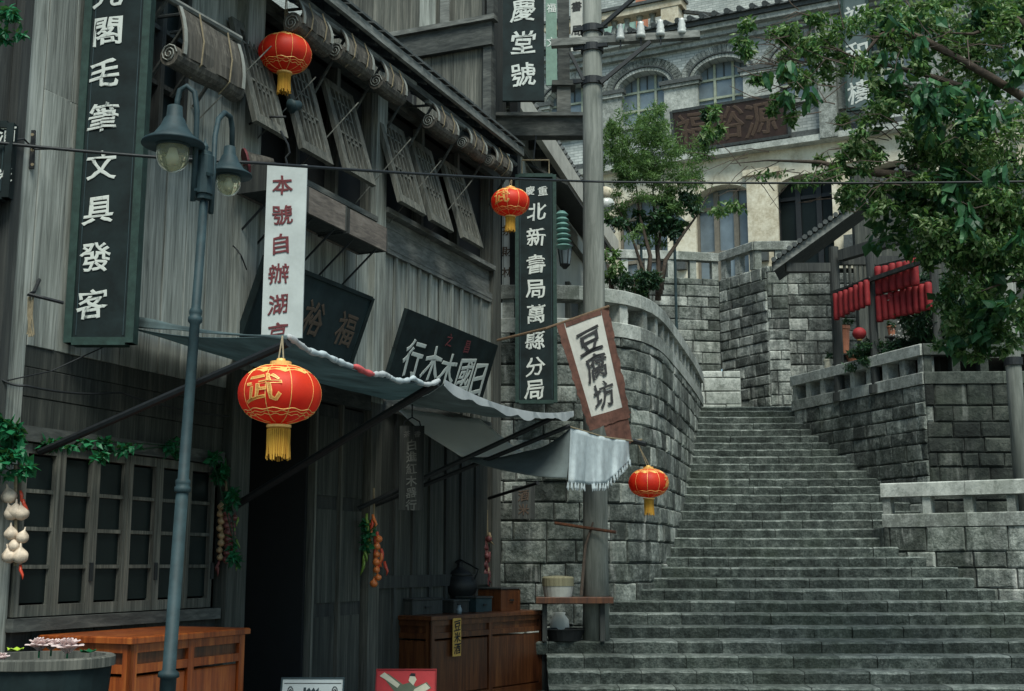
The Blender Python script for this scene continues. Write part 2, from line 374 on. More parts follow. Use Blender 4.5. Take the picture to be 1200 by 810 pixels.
# ------------------------------------------------------------------ ground and stairs
def step_y(n): return 14.68+.377*min(n, 13)+(.235 if n > 3 else 0)+(.033 if n > 13 else 0)+.262*max(n-13, 0)
def step_z(n): return .15*(n+1)
mb = MB()
mb.add([(-60, -30, 0), (60, -30, 0), (60, 400, 0), (-60, 400, 0)], [(0, 1, 2, 3)])
g = mb.build('street', M['paving'], None, 'structure', origin=(0, 0, 0))
# paving slabs in front of the first step, the only street the photo shows
for r_ in range(3):
    x = -3.0+R.uniform(0, .4)
    while x < 9:
        l = R.uniform(.6, 1.1); y1 = 14.62-r_*.62
        m_ = MB().bbox((x+.008, y1-.6, .004), (l-.016, 0, 0), (0, .59, 0), (0, 0, .035+R.uniform(0, .008)), .01); m_.build('paving_slab', M['stone_step'], g); x += l

stairs = bpy.data.objects.new('stone_stairs', None); link(stairs, None, Vector((4, 15, 0))); stairs['kind'] = 'structure'; stairs['label'] = 'wide worn grey stone staircase climbing between stone walls'
# bounds of each step
XL = {0: .42, 1: .42, 2: .42, 3: -.9, 4: 1.2, 5: 1.2, 6: 1.25, 7: 1.5}
def lerp_tab(t, y):
    if y <= t[0][0]: return t[0][1]
    for (a, b), (c, d) in zip(t, t[1:]):
        if y <= c: return b+(d-b)*(y-a)/(c-a)
    return t[-1][1]
LEFT_T = [(17.2, 1.3), (17.6, 1.74), (18.4, 2.15), (19.5, 2.5), (20.6, 2.82), (22, 3.16), (24.0, 3.66), (25.3, 3.95)]
RIGHT_T = [(17.5, 6.75), (17.95, 6.58), (18.33, 6.49), (18.7, 6.16), (19.1, 5.85), (19.9, 5.78), (20.0, 6.5), (20.2, 6.62), (21.7, 6.22), (22.7, 5.86), (23.36, 5.62), (25, 5.5)]
def step_block(x0, x1, n, y, z, dep, zl):
    """worn block of a step: wavy nosing, hammered riser"""
    k = 5; o = R.uniform(-.008, .01); mb = MB(); vs = []
    zb = z-.15-.01
    for i in range(k+1):
        x = x0+(x1-x0)*i/k; jz = R.uniform(-.007, .003)-(.007 if i in (0, k) else 0); jy = R.uniform(-.014, .014); jz -= .016*math.exp(-((x-4.2)/1.3)**2)
        vs += [Vector((x, y+dep, zl)), Vector((x, y+.035+o+jy, zl+jz*.5)), Vector((x, y+o+jy, z-.016+jz)), Vector((x, y+.014+o+jy*.5, zb))]
    fs = []
    for i in range(k):
        for j in range(3): a = i*4+j; fs.append((a, a+1, a+5, a+4))
    fs += [(0, 3, 2, 1), (k*4, k*4+1, k*4+2, k*4+3)]
    return mb.add(vs, fs)
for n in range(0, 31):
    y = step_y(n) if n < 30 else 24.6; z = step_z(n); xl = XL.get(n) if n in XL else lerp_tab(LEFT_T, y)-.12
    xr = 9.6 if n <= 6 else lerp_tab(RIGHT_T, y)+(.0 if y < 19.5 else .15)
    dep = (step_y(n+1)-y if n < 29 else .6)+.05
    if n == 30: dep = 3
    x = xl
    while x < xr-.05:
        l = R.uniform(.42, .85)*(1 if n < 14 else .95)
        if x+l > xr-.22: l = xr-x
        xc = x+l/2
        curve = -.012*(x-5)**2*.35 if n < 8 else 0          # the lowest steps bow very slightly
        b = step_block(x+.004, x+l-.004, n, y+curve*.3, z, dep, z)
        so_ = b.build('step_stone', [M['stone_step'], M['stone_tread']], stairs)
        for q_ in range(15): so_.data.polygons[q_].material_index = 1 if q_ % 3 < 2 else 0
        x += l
# packed fill that carries the treads and the ledge by the right wall
fill = MB()
for n in range(0, 31):
    y = step_y(n) if n < 30 else 24.6; z = step_z(n); xl = XL.get(n) if n in XL else lerp_tab(LEFT_T, y)-.3
    xr = 10.5 if y < 19.2 else lerp_tab(RIGHT_T, y)+.3
    if n <= 6: fill.box(xl+.02, 10.5, y+.05, y+.7, -.05, z-.012)
    elif n < 13: fill.box(xl+.02, lerp_tab(RIGHT_T, y)-.01, y+.05, y+.6, -.05, z-.012)
    else: fill.box(xl+.02, xr, y+.05, y+.6 if n < 30 else 33, -.05, z-.012)
fill.box(5.6, 10.5, 17.8, 20, -.05, step_z(6)-.02)
fill.build('step_core', M['mortar'], stairs)

# ------------------------------------------------------------------ stone walls
def smooth_path(pts, k=6):
    pts = [Vector((a, b, 0)) for a, b in pts]; out = []
    for i in range(len(pts)-1):
        p0 = pts[max(i-1, 0)]; p1 = pts[i]; p2 = pts[i+1]; p3 = pts[min(i+2, len(pts)-1)]
        for j in range(k):
            t = j/k; out.append(.5*((2*p1)+(p2-p0)*t+(2*p0-5*p1+4*p2-p3)*t*t+(3*p1-p0-3*p2+p3)*t**3))
    out.append(pts[-1]); return out
class Path:
    def __init__(s, pts, smooth=False):
        s.p = smooth_path(pts) if smooth else [Vector((a, b, 0)) for a, b in pts]
        s.l = [0]
        for a, b in zip(s.p, s.p[1:]): s.l.append(s.l[-1]+(b-a).length)
        s.len = s.l[-1]
    def at(s, t):
        t = max(0, min(s.len, t))
        for i in range(len(s.p)-1):
            if t <= s.l[i+1]+1e-6:
                d = s.p[i+1]-s.p[i]; k = (t-s.l[i])/d.length; return s.p[i]+d*k
        return s.p[-1].copy()
    def nrm(s, t):
        d = (s.at(min(t+.12, s.len))-s.at(max(t-.12, 0))).normalized(); return Vector((d.y, -d.x, 0))
def course_blocks(pa, z0, z1, ch, lens, zlow=None, out=.03):
    bl = []; z = z0
    while z < z1-.04:
        h = ch*R.uniform(.84, 1.16)
        if z+h > z1-ch*.45: h = z1-z
        a = -R.uniform(0, lens[1])
        while a < pa.len-.02:
            l = R.uniform(*lens); a1 = min(a+l, pa.len)
            if pa.len-a1 < lens[0]*.5: a1 = pa.len
            a0 = max(a, 0)
            if a1-a0 > .05:
                zl = zlow(pa.at((a0+a1)/2)) if zlow else -9
                if z+h > zl-.05: bl.append((a0, a1, z, z+h))
            a = a1
        z += h
    return bl
def put_block(mb, pa, a0, a1, z0, z1, out=.03, g=.0065, cap=None):
    p0 = pa.at(a0+g); p1 = pa.at(a1-g); n0 = pa.nrm(a0+.01); n1 = pa.nrm(a1-.01); o = R.uniform(.2, 1)*out; zb, zt = z0+g, z1-g
    c = min(.022, (z1-z0)*.12); d = (p1-p0).normalized()
    j = lambda s=.006: R.uniform(-s, s)
    back = [p0-n0*.06+Vector((0, 0, zb)), p1-n1*.06+Vector((0, 0, zb)), p1-n1*.06+Vector((0, 0, zt)), p0-n0*.06+Vector((0, 0, zt))]
    mid = [p0+n0*(o-.018)+Vector((0, 0, zb+j())), p1+n1*(o-.018)+Vector((0, 0, zb+j())), p1+n1*(o-.018)+Vector((0, 0, zt+j())), p0+n0*(o-.018)+Vector((0, 0, zt+j()))]
    fr = [p0+d*(c+j())+n0*(o+j(.011))+Vector((0, 0, zb+c+j())), p1-d*(c+j())+n1*(o+j(.011))+Vector((0, 0, zb+c+j())), p1-d*(c+j())+n1*(o+j(.011))+Vector((0, 0, zt-c+j())), p0+d*(c+j())+n0*(o+j(.011))+Vector((0, 0, zt-c+j()))]
    ctr = (fr[0]+fr[1]+fr[2]+fr[3])/4+n0*R.uniform(.002, .012)
    fs = [(3, 2, 1, 0)]
    for i in range(4): k = (i+1) % 4; fs += [(i, k, 4+k, 4+i), (4+i, 4+k, 8+k, 8+i), (8+i, 8+k, 12)]
    mb.add(back+mid+fr+[ctr], fs)
def wall(name, label, segs, z0, z1, ch, lens, mat, zlow=None, thick=.45, cat='wall', cap=285, near=lambda p: p.y, top=True, out=.03, mat2=None):
    c0 = segs[0].at(0); t = thing(name, label, cat, (c0.x, c0.y, z0)); bl = []
    core = MB()
    for pa in segs:
        n = max(2, int(pa.len/.3)) if len(pa.p) > 3 else len(pa.p)-1
        ts = [pa.len*i/n for i in range(n+1)]
        for i in range(n):
            a, b = pa.at(ts[i]), pa.at(ts[i+1]); na, nb = pa.nrm(ts[i]), pa.nrm(ts[i+1])
            q = [a-na*.02, b-nb*.02, b-nb*thick, a-na*thick]
            core.add([Vector((p.x, p.y, z0)) for p in q]+[Vector((p.x, p.y, z1-.006)) for p in q], [(0, 1, 5, 4), (1, 2, 6, 5), (2, 3, 7, 6), (3, 0, 4, 7), (4, 5, 6, 7)])
        bl += [(pa,)+b for b in course_blocks(pa, z0, z1, ch, lens, zlow)]
    core.build('wall_core', M['mortar'], t)
    bl.sort(key=lambda b: near(b[0].at((b[1]+b[2])/2)))
    for b in bl[:cap]:
        m_ = MB(); put_block(m_, *b, out=out); m_.build('stone_block', mat2(b[0].at((b[1]+b[2])/2)) if mat2 else mat, t)
    if len(bl) > cap:
        m_ = MB()
        for b in bl[cap:]: put_block(m_, *b, out=out)
        m_.build('stone_blocks', mat, t, 'stuff')
    return t
def balustrade(name, label, segs, z_base, hb, hp, ht, mat, spacing=.62, pw=.16, wd=.26, slab=1.1, t=None, base=True):
    if t is None: p = segs[0].at(0); t = thing(name, label, 'balustrade', (p.x, p.y, z_base))
    for pa in segs:
        def strip(nm, zz0, zz1, w2, po=.02, ov=0):
            k = max(1, round(pa.len/slab))
            for i in range(k):
                a, b = pa.len*i/k+.003, pa.len*(i+1)/k-.003
                sub = max(1, int((b-a)/.28)) if len(pa.p) > 3 else 1; m_ = MB()
                for q in range(sub):
                    t0 = a+(b-a)*q/sub; t1 = a+(b-a)*(q+1)/sub
                    p0, p1, n0, n1 = pa.at(t0), pa.at(t1), pa.nrm(t0), pa.nrm(t1)
                    c = .015; jz = 0
                    ring0 = [p0+n0*po+Vector((0, 0, zz0)), p0+n0*po+Vector((0, 0, zz1-c)), p0+n0*(po-c)+Vector((0, 0, zz1)), p0-n0*(w2-po)+Vector((0, 0, zz1)), p0-n0*(w2-po)+Vector((0, 0, zz0))]
                    ring1 = [p1+n1*po+Vector((0, 0, zz0)), p1+n1*po+Vector((0, 0, zz1-c)), p1+n1*(po-c)+Vector((0, 0, zz1)), p1-n1*(w2-po)+Vector((0, 0, zz1)), p1-n1*(w2-po)+Vector((0, 0, zz0))]
                    fs = [(i2, (i2+1) % 5, 5+(i2+1) % 5, 5+i2) for i2 in range(5)]
                    if q == 0: fs.append((4, 3, 2, 1, 0))
                    if q == sub-1: fs.append((5, 6, 7, 8, 9))
                    m_.add(ring0+ring1, fs)
                m_.build(nm, mat, t)
        if base: strip('base_slab', z_base, z_base+hb, wd, .03)
        strip('rail_slab', z_base+hb+hp, z_base+hb+hp+ht, wd+.03, .045)
        k = max(2, round(pa.len/spacing)+1)
        for i in range(k):
            a = pw*.6+(pa.len-pw*1.2)*i/(k-1); p = pa.at(a); n = pa.nrm(a); d = Vector((-n.y, n.x, 0)); wI = pw*R.uniform(.94, 1.06)
            m_ = MB().hexa(p-d*wI/2-n*(wd-.03)+Vector((0, 0, z_base+hb)), d*wI, n*(wd-.03), (0, 0, hp)); m_.build('baluster', mat, t)
    return t
def stairs_low(p):
    """height of the stair surface by position, so blocks under it are left out"""
    y = p.y; z = 0
    for n in range(31):
        if (step_y(n) if n < 30 else 24.6) < y-.3: z = step_z(n)
    return z-.25

LW = Path([(-1.3, 17.12), (-.4, 17.0), (.45, 16.95), (1.2, 17.12), (1.78, 17.55), (2.2, 18.4), (2.62, 19.9), (2.98, 21.3), (3.45, 23.2), (3.9, 25.2)], True)
wall('curved_retaining_wall', 'tall curved grey stone wall rising left of the stairs', [LW], .45, 4.72, .27, (.26, .68), M['stone'], stairs_low, cap=285)
balustrade('curved_balustrade', 'pale stone balustrade on top of the curved wall left of the stairs', [LW], 4.72, .21, .27, .2, M['stone_light'], spacing=.6)
terrace = MB()
pts = [LW.at(LW.len*i/24)-LW.nrm(LW.len*i/24)*.35 for i in range(25)]
vs = [Vector((p.x, p.y, 4.74)) for p in pts]+[Vector((3.9, 34, 4.74)), Vector((-6, 34, 4.74)), Vector((-6, 17.5, 4.74))]
terrace.add(vs, [tuple(range(len(vs)))])
terrace.build('upper_terrace', M['paving'], None, 'structure')

RW = Path([(5.72, 19.28), (8.9, 17.22)])
RWs = Path([(5.74, 20.2), (5.72, 19.28)])
wall('low_side_wall', 'low stone wall under a railing at the right foot of the stairs', [RW, RWs], .95, 2.1, .27, (.38, .62), M['stone'], lambda p: 1.0)
balustrade('low_side_balustrade', 'pale stone railing with open gaps at the right edge beside the lower stairs', [RW], 2.1, .2, .26, .21, M['stone_light'], spacing=.66, pw=.12)
TW1 = Path([(5.45, 23.85), (5.62, 23.36), (6.78, 20.15)]); TW2 = Path([(6.78, 20.15), (10.6, 20.0)])
wall('terrace_wall', 'big corner wall of stone blocks right of the stairs below the pavilion', [TW1, TW2], 1.0, 4.46, .25, (.26, .66), M['stone'], lambda p: stairs_low(p) if p.x < 6.8 else 1.2, cap=290, mat2=lambda p: M['stone_damp_shade'] if p.x > 6.85 else M['stone'])
tb_ = balustrade('terrace_balustrade', 'stone balustrade climbing away beside the pavilion, seen at its corner', [TW1], 4.46, .2, .28, .19, M['stone_light'], spacing=.5, pw=.13)
balustrade('', '', [TW2], 4.46, .2, .28, .19, M['stone_mossy_shade'], spacing=.5, pw=.13, t=tb_)
m_ = MB(); m_.add([(5.7, 23.9, 4.47), (6.9, 20.4, 4.47), (11, 20.3, 4.47), (14, 34, 4.47), (5.7, 34, 4.47)], [(0, 1, 2, 3, 4)]); m_.build('pavilion_terrace', M['paving'], None, 'structure')

# walls behind the head of the stairs
wall('stair_head_wall', 'low pale stone wall facing the head of the stairs', [Path([(3.5, 26.5), (4.95, 26.5)])], 4.6, 5.66, .33, (.5, .8), M['stone_light'], lambda p: 4.6, thick=1.2)
wall('rear_retaining_wall', 'tall dark stone wall in shadow behind the young tree', [Path([(.4, 27.9), (3.6, 28.1), (4.86, 28.35)])], 4.7, 8.12, .275, (.45, .85), M['stone_far'], lambda p: 4.8)
wall('stone_bastion', 'pale square stone bastion at the head of the stairs', [Path([(4.86, 28.35), (5.68, 26.95)]), Path([(5.68, 26.95), (6.14, 26.9)]), Path([(6.14, 26.93), (6.14, 27.2)])], 4.7, 8.1, .25, (.3, .5), M['stone_far'], lambda p: 4.8, thick=.3)
wall('recessed_wall', 'streaked stone wall with a small slot behind the pavilion posts', [Path([(6.16, 27.2), (10.5, 27.1)])], 4.6, 8.0, .26, (.45, .85), M['stone_far'], lambda p: 4.8)
balustrade('far_balustrade', 'far pale balustrade with a kinked rail on the bastion top', [Path([(.9, 27.98), (3.6, 28.18), (4.88, 28.45)]), Path([(4.92, 28.4), (5.5, 27.35)]), Path([(5.5, 27.35), (6.6, 27.3)])], 8.13, .0, .44, .2, M['stone_light'], spacing=.55, pw=.15, wd=.2, base=False)
m_ = MB(); m_.add([(-6, 28.3, 8.1), (4.9, 28.5, 8.1), (5.7, 27.1, 8.1), (14, 27.3, 8.1), (14, 40, 8.1), (-6, 40, 8.1)], [(0, 1, 2, 3, 4, 5)]); m_.build('top_street', M['paving'], None, 'structure')
# ------------------------------------------------------------------ the old wooden shop house
house = thing('wooden_shop_house', 'old weathered grey timber shop house with lattice shutters filling the left side', 'house', F3(-4.5, 0, 0))
def hb(name, a0, a1, o0, o1, z0, z1, mat, parent=house, **k): return MB().pbox(FP, a0, a1, o0, o1, z0, z1).build(name, mat, parent, **k)
def planks(a0, a1, z0, z1, wd, mat, o=0, parent=house, th=.03, name='plank', jz=.0):
    a = a0; k = 0
    while a < a1-.02:
        l = min(wd*R.uniform(.8, 1.2), a1-a)
        if a1-a-l < wd*.35: l = a1-a
        oo = o+R.uniform(-.008, .008)
        g_ = R.choice((.003, .004, .006, .011)); b = MB().bbox(FP.pt(a+g_/2, oo-th, z0+R.uniform(0, jz)), FP.u*(l-g_)+FP.n*R.uniform(-.012, .012), (0, 0, z1-z0-R.uniform(0, jz)), FP.n*th, .004)
        b.build(name, mat, parent); a += l; k += 1
def hplanks(a0, a1, z0, z1, ht, mat, o=0, parent=house, th=.03):
    z = z0
    while z < z1-.02:
        l = min(ht*R.uniform(.85, 1.15), z1-z); oo = o+R.uniform(-.006, .006)
        if z1-z-l < ht*.35: l = z1-z
        MB().bbox(FP.pt(a0, oo-th, z+.002), FP.u*(a1-a0), (0, 0, l-.004), FP.n*th, .004).build('plank', mat, parent); z += l
G_, Md, Shd, Dk, BH, BHL = M['wood_grey'], M['wood_mid'], M['wood_shade'], M['wood_dark'], M['wood_h'], M['wood_hl']
# hollow dark inside: back wall, floors, end walls
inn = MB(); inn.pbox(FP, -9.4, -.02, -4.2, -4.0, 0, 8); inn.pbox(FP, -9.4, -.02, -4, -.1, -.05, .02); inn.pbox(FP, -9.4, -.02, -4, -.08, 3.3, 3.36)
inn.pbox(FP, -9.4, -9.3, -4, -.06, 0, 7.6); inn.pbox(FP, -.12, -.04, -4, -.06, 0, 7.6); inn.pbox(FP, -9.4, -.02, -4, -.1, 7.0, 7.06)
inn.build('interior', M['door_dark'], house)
# bay A planking (left): full height with opening for ground window and upper window
planks(-8.88, -8.7, 0, 8.3, .2, G_)
planks(-8.7, -6.26, 3.12, 5.08, .25, G_)
hplanks(-8.7, -6.26, 2.53, 3.12, .2, Shd, o=-.01)
planks(-8.7, -7.72, 5.08, 8.3, .25, G_)
planks(-7.0, -6.26, 5.08, 5.86, .22, G_)
planks(-7.0, -6.26, 6.2, 8.3, .22, G_, o=-.02)
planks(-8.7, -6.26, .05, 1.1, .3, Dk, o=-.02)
hb('sill', -8.72, -6.3, -.02, .07, 1.08, 1.17, BH); hb('lintel', -8.74, -6.3, -.02, .05, 2.42, 2.53, BH)
hb('ledge', -7.02, -6.3, .0, .07, 5.86, 5.91, BH); hb('ledge', -7.75, -6.8, 0, .06, 5.05, 5.10, BH)
# far-left dark frame next to the planks
planks(-9.6, -8.9, 0, 8.3, .3, Dk, o=-.06); hb('post', -8.98, -8.89, -.05, .03, 0, 8.3, Dk)
# upper left window with bars
wnd = hb('window', -7.72, -7.0, -.14, -.1, 5.1, 6.6, M['glass_dark'])
for a in (-7.72, -7.38, -7.05): MB().pbox(FP, a, a+.05, -.1, .0, 5.1, 6.6).build('frame', Dk, wnd)
for z in (5.12, 5.6, 6.1): MB().pbox(FP, -7.7, -7.0, -.1, -.02, z, z+.04).build('bar', Dk, wnd)
# posts
hb('post', -6.26, -5.98, -.05, .09, 3.3, 8.3, G_); hb('post_foot', -6.26, -5.98, -.05, .088, 0, 3.3, Shd)  # lower post lengths darker, the awning shade painted in
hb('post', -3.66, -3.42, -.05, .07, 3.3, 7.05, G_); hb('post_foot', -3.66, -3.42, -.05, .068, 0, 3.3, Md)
hb('post', -.3, -.02, -.28, .06, 0, 7.0, Md)
# horizontal members
hb('beam', -5.98, -3.66, -.04, .06, 3.2, 3.4, BH); hb('beam', -3.42, -.3, -.04, .05, 3.24, 3.42, BH)
hb('beam', -5.98, -3.66, -.03, .08, 5.2, 5.34, BHL); hb('beam', -3.42, -.3, -.03, .05, 5.12, 5.2, BHL)
hb('beam', -5.98, -.3, -.04, .06, 6.88, 7.05, BH)
# bay B wall between door lintel and windows
planks(-5.98, -3.66, 3.4, 5.2, .22, G_, o=-.01)
# bay C: board and batten under horizontal boards
planks(-3.42, -.3, 3.42, 5.12, .3, G_, o=-.01)
for i in range(11):
    a = -3.42+.03+i*.305; hb('batten', a, a+.05, .0, .03, 3.42, 5.07, G_)
hplanks(-3.42, -.3, 5.2, 5.52, .16, BHL, o=0)
hb('top_trim', -3.42, -.3, 0, .045, 5.07, 5.12, BHL)
# ground storey bay C: panelled wall, awning shade put into its dark wood
for i in range(7):
    a = -3.42+i*.446; hb('panel', a+.03, a+.41, -.04, .0, .05, 3.24, Shd); hb('stile', a-.03, a+.03, -.02, .03, 0, 3.24, Dk)
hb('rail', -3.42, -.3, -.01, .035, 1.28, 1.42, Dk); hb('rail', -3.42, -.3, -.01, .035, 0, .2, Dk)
# door: leaves folded at the right side of a dark opening
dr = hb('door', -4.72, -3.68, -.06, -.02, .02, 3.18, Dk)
for i in range(2):
    for z0, z1 in ((.15, 1.02), (1.16, 2.1), (2.24, 3.05)):
        MB().pbox(FP, -4.66+i*.52, -4.24+i*.52, -.03, .0, z0, z1).build('door_panel', Shd, dr)
MB().pbox(FP, -4.74, -4.70, -.05, .03, 0, 3.2).build('door_stile', Md, dr); MB().pbox(FP, -4.22, -4.18, -.05, .03, 0, 3.2).build('door_stile', Md, dr)
dl = MB().hexa(FP.pt(-4.78, -.05, .02), FP.n*-.95+FP.u*-.1, FP.u*.05, (0, 0, 3.16)).build('door', M['door_dark'], house)     # leaf swung inwards
hb('door_jamb', -5.98, -5.88, -.1, .03, 0, 3.2, Dk)
hb('threshold', -5.98, -3.66, -.1, .12, 0, .12, BH)
# ground window: six narrow casements, four panes each
for i in range(6):
    a0 = -8.67+i*.382; a1 = a0+.376; fr = MB(); o0, o1 = -.04, .015+.004*(i % 2)
    fr.pbox(FP, a0, a0+.045, o0, o1, 1.18, 2.41); fr.pbox(FP, a1-.045, a1, o0, o1, 1.18, 2.41)
    fr.pbox(FP, a0+.045, a1-.045, o0, o1-.004, 1.18, 1.26); fr.pbox(FP, a0+.045, a1-.045, o0, o1-.004, 2.34, 2.41)
    for k in range(1, 4): fr.pbox(FP, a0+.045, a1-.045, o0+.01, o1-.01, 1.26+k*.27-.014, 1.26+k*.27+.014)
    f = fr.build('casement', M['wood_mid'], house)
    for k in range(4): MB().pbox(FP, a0+.045, a1-.045, -.03, -.022, 1.275+k*.27, 1.515+k*.27).build('pane', M['glass_dark'], f)
    if i in (1, 3, 5): MB().pbox(FP, a1-.02, a1+.015, .015, .03, 1.42, 1.56).build('hinge', M['iron'], f)

# upper windows: dark openings, top hung lattice shutters propped open
for (a0, a1) in ((-5.98, -3.66), (-3.42, -.3)):
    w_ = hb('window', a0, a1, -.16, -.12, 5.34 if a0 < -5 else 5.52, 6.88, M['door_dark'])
    for k in range(4):
        a = a0+(a1-a0)*k/3; MB().pbox(FP, a-.035, a+.035, -.12, .01, 5.34 if a0 < -5 else 5.52, 6.88).build('mullion', Md, w_)
    hb('sill', a0, a1, -.05, .10, 5.34 if a0 < -5 else 5.52, 5.40 if a0 < -5 else 5.58, BHL)
SHPX = [((301, 140), (338, 163)), ((355, 173), (391, 193)), ((406.6, 198), (441, 218)), ((470, 236), (500, 251.6)), ((506.6, 258), (532, 271)), ((543.5, 277.5), (567, 291))]
for (q0, q1) in SHPX:
    OB = .36; s0, z0 = FP.S(*q0, OB); s1, z1 = FP.S(*q1, OB); zb = (z0+z1)/2; L = 1.12; o0 = .04; zt = zb+sqrt(L*L-(OB-o0)**2)
    e = FP.pt(s0, OB, zb); up = FP.pt(s0, o0, zt)-e; W = FP.u*(s1-s0); L_ = up.normalized(); wl = W.length; wn = W.normalized(); nn = wn.cross(L_)*-.05
    fr = MB(); c = .095
    fr.hexa(e, wn*c, up, nn); fr.hexa(e+W-wn*c, wn*c, up, nn); fr.hexa(e+wn*c, wn*(wl-2*c), L_*c*1.1, nn*.9); fr.hexa(e+wn*c+up-L_*c, wn*(wl-2*c), L_*c, nn*.9)
    sh = fr.build('shutter', M['wood_mid'], house)
    iw = wl-2*c; n = 4
    for k in range(1, n+1):
        MB().hexa(e+wn*(c+iw*k/(n+1)-.014)+L_*c, wn*.028, up-L_*2*c, nn*.5).build('lattice_bar', M['wood_mid'], sh)
    for zf in (.36, .42, .62, .78):
        MB().hexa(e+wn*(c+(iw*.25 if zf in (.36, .62) else 0))+L_*(L*zf), wn*(iw*(.5 if zf in (.36, .62) else 1)), L_*.026, nn*.45).build('lattice_bar', M['wood_mid'], sh)
    MB().hexa(e+wn*c*.8+L_*c*.9+nn*.75, wn*(wl-1.6*c), up-L_*1.8*c, nn*.1).build('shutter_panel', M['wood_dark'], sh)
    # stay rope from the lintel to the shutter foot
    MB().tube([FP.pt(s0-.45, .03, zb-.12), FP.pt(s0+.1, .42, zb+.75)], .007, 5).build('stay_rope', M['wood_mid'], house)

# eaves above: rafters under a tiled roof
EZ = 7.15
eave = MB(); eave.pbox(FP, -5.9, -.37, .5, .55, EZ-.07, EZ+.03); eave.build('eave_board', BHL, house)
MB().hexa(FP.pt(-6.2, .50, EZ-.01), FP.u*5.95, FP.n*-.8+Vector((0, 0, .35)), (0, 0, .03)).build('roof_boarding', Dk, house)
MB().pbox(FP, -5.9, -.4, .36, .42, EZ-.2, EZ-.12).build('eave_beam', BH, house)
for i in range(15):
    a = -6.1+i*.4; MB().hexa(FP.pt(a, .48, EZ-.09), FP.u*.06, FP.n*-.6+Vector((0, 0, .26)), (0, 0, .07)).build('rafter', Dk, house)
rf = MB()
for i in range(24):
    a = -6.15+i*.24
    for j in range(6):
        p = FP.pt(a+R.uniform(-.01, .01), .58-.16*j, EZ+.05+.07*j); rf.hexa(p, FP.u*.21, FP.n*-.2+Vector((0, 0, .05)), (0, 0, .03))
rf.build('roof_tiles', M['tile'], house, 'stuff')
# left bay eave
MB().hexa(FP.pt(-8.95, .6, 7.05), FP.u*3.1, FP.n*.05, (0, 0, .12)).build('eave_board', BHL, house)
MB().hexa(FP.pt(-8.95, .6, 7.12), FP.u*3.1, FP.n*-.9+Vector((0, 0, .35)), (0, 0, .04)).build('roof_boarding', Dk, house)

# blinds rails with brackets
def rail(q0, q1, o, name='blind_rail'):
    s0, z0 = FP.S(*q0, o); s1, z1 = FP.S(*q1, o)
    r = MB().tube([FP.pt(s0, o, z0), FP.pt(s1, o, z1)], .032, 8).build(name, BHL, house)
    for t in (.05, .36, .68, .97):
        a = s0+(s1-s0)*t; z = z0+(z1-z0)*t
        MB().tube([FP.pt(a, o, z-.03), FP.pt(a+.05, .02, z-.55)], .018, 6).build('bracket', BH, house)
        MB().tube([FP.pt(a, o, z-.01), FP.pt(a, .02, z+.02)], .016, 6).build('bracket', BH, house)
    return s0, z0, s1, z1
rail((350, 3), (486, 99), .4); rail((500, 118), (604, 193), .4)
rail((190, -6), (281, 46), .5)
def blind(q0, q1, zt_px, o, drop, r, lab, tie=True):
    """straw blind, short flap above a fat roll"""
    s0, zz = FP.S(*q0, o); s1, _ = FP.S(*q1, o); _, zt = FP.S(q0[0], zt_px, o)
    t = thing('rolled_blind', lab, 'blind', FP.pt((s0+s1)/2, o, zt-drop), 'rolled blinds above the upper windows')
    m_ = MB(); n = 10
    vs = []; fs = []
    for i in range(n+1):
        a = s0+(s1-s0)*i/n
        for j in range(5):
            v = j/4; vs.append(FP.pt(a, o+.03+.012*sin(i*1.7+v*3)*v+.11*v*(1-v)*1.6+(r-.03)*v*v, zt-.02-drop*v))
    for i in range(n):
        for j in range(4): k = i*5+j; fs.append((k, k+1, k+6, k+5))
    f = solidify(m_.add(vs, fs).build('blind_sheet', M['blind'], t), .012)
    for a in (s0, s1-.03):
        m_ = MB(); vs = [];
        for j in range(5):
            v = j/4; oo = o+.045+.11*v*(1-v)*1.6+(r-.03)*v*v; vs += [FP.pt(a, oo, zt-.02-drop*v), FP.pt(a+.035, oo+.004, zt-.02-drop*v)]
        m_.add(vs, [(2*j, 2*j+1, 2*j+3, 2*j+2) for j in range(4)]); solidify(m_.build('edge_binding', M['blind_edge'], t), .006)
    prof = []; 
    rr = [(a, r*(1+.06*sin(a*9))) for a in [s0-.04+(s1-s0+.08)*i/8 for i in range(9)]]
    m_ = MB().tube([FP.pt(a, o-.0, zt-drop-.02+.012*sin(a*5)) for a, _ in rr], [q for _, q in rr], 14); m_.build('roll', M['blind'], t, smooth=False)
    e = FP.pt(s0-.046, o, zt-drop-.02)
    sp = [e+FP.n*(r*.85*(1-k/22)*cos(k*.75))+Vector((0, 0, r*.85*(1-k/22)*sin(k*.75)))-FP.u*.002 for k in range(20)]
    MB().tube(sp, .006, 4).build('roll_end', M['blind_edge'], t)
    for f_ in (.28, .75):
        a = s0+(s1-s0)*f_; MB().tube([FP.pt(a, o+.07, zt), FP.pt(a+.01, o+.12, zt-drop*.6), FP.pt(a, o+r+.015, zt-drop-.03), FP.pt(a, o, zt-drop-r-.03)], .007, 5).build('tie_cord', M['rope'], t)
blind((205, 5), (276, 44), 5, .5, .42, .095, 'widest rolled straw blind above the upper left window, nearest the black brush sign')
blind((345, 2), (379, 24), -2, .4, .25, .095, 'rolled straw blind directly behind the upper left red lantern')
blind((396, 36), (428, 59), 33, .4, .24, .095, 'rolled straw blind second from the lantern, tied with two pale cords')
blind((443, 72), (467, 86), 70, .4, .24, .095, 'rolled straw blind at the right end of the left blind rail')
blind((504, 122), (528, 138), 120, .4, .22, .095, 'rolled straw blind at the left end of the lower blind rail')
blind((543, 150), (562, 162), 148, .4, .21, .085, 'middle rolled straw blind on the lower blind rail')
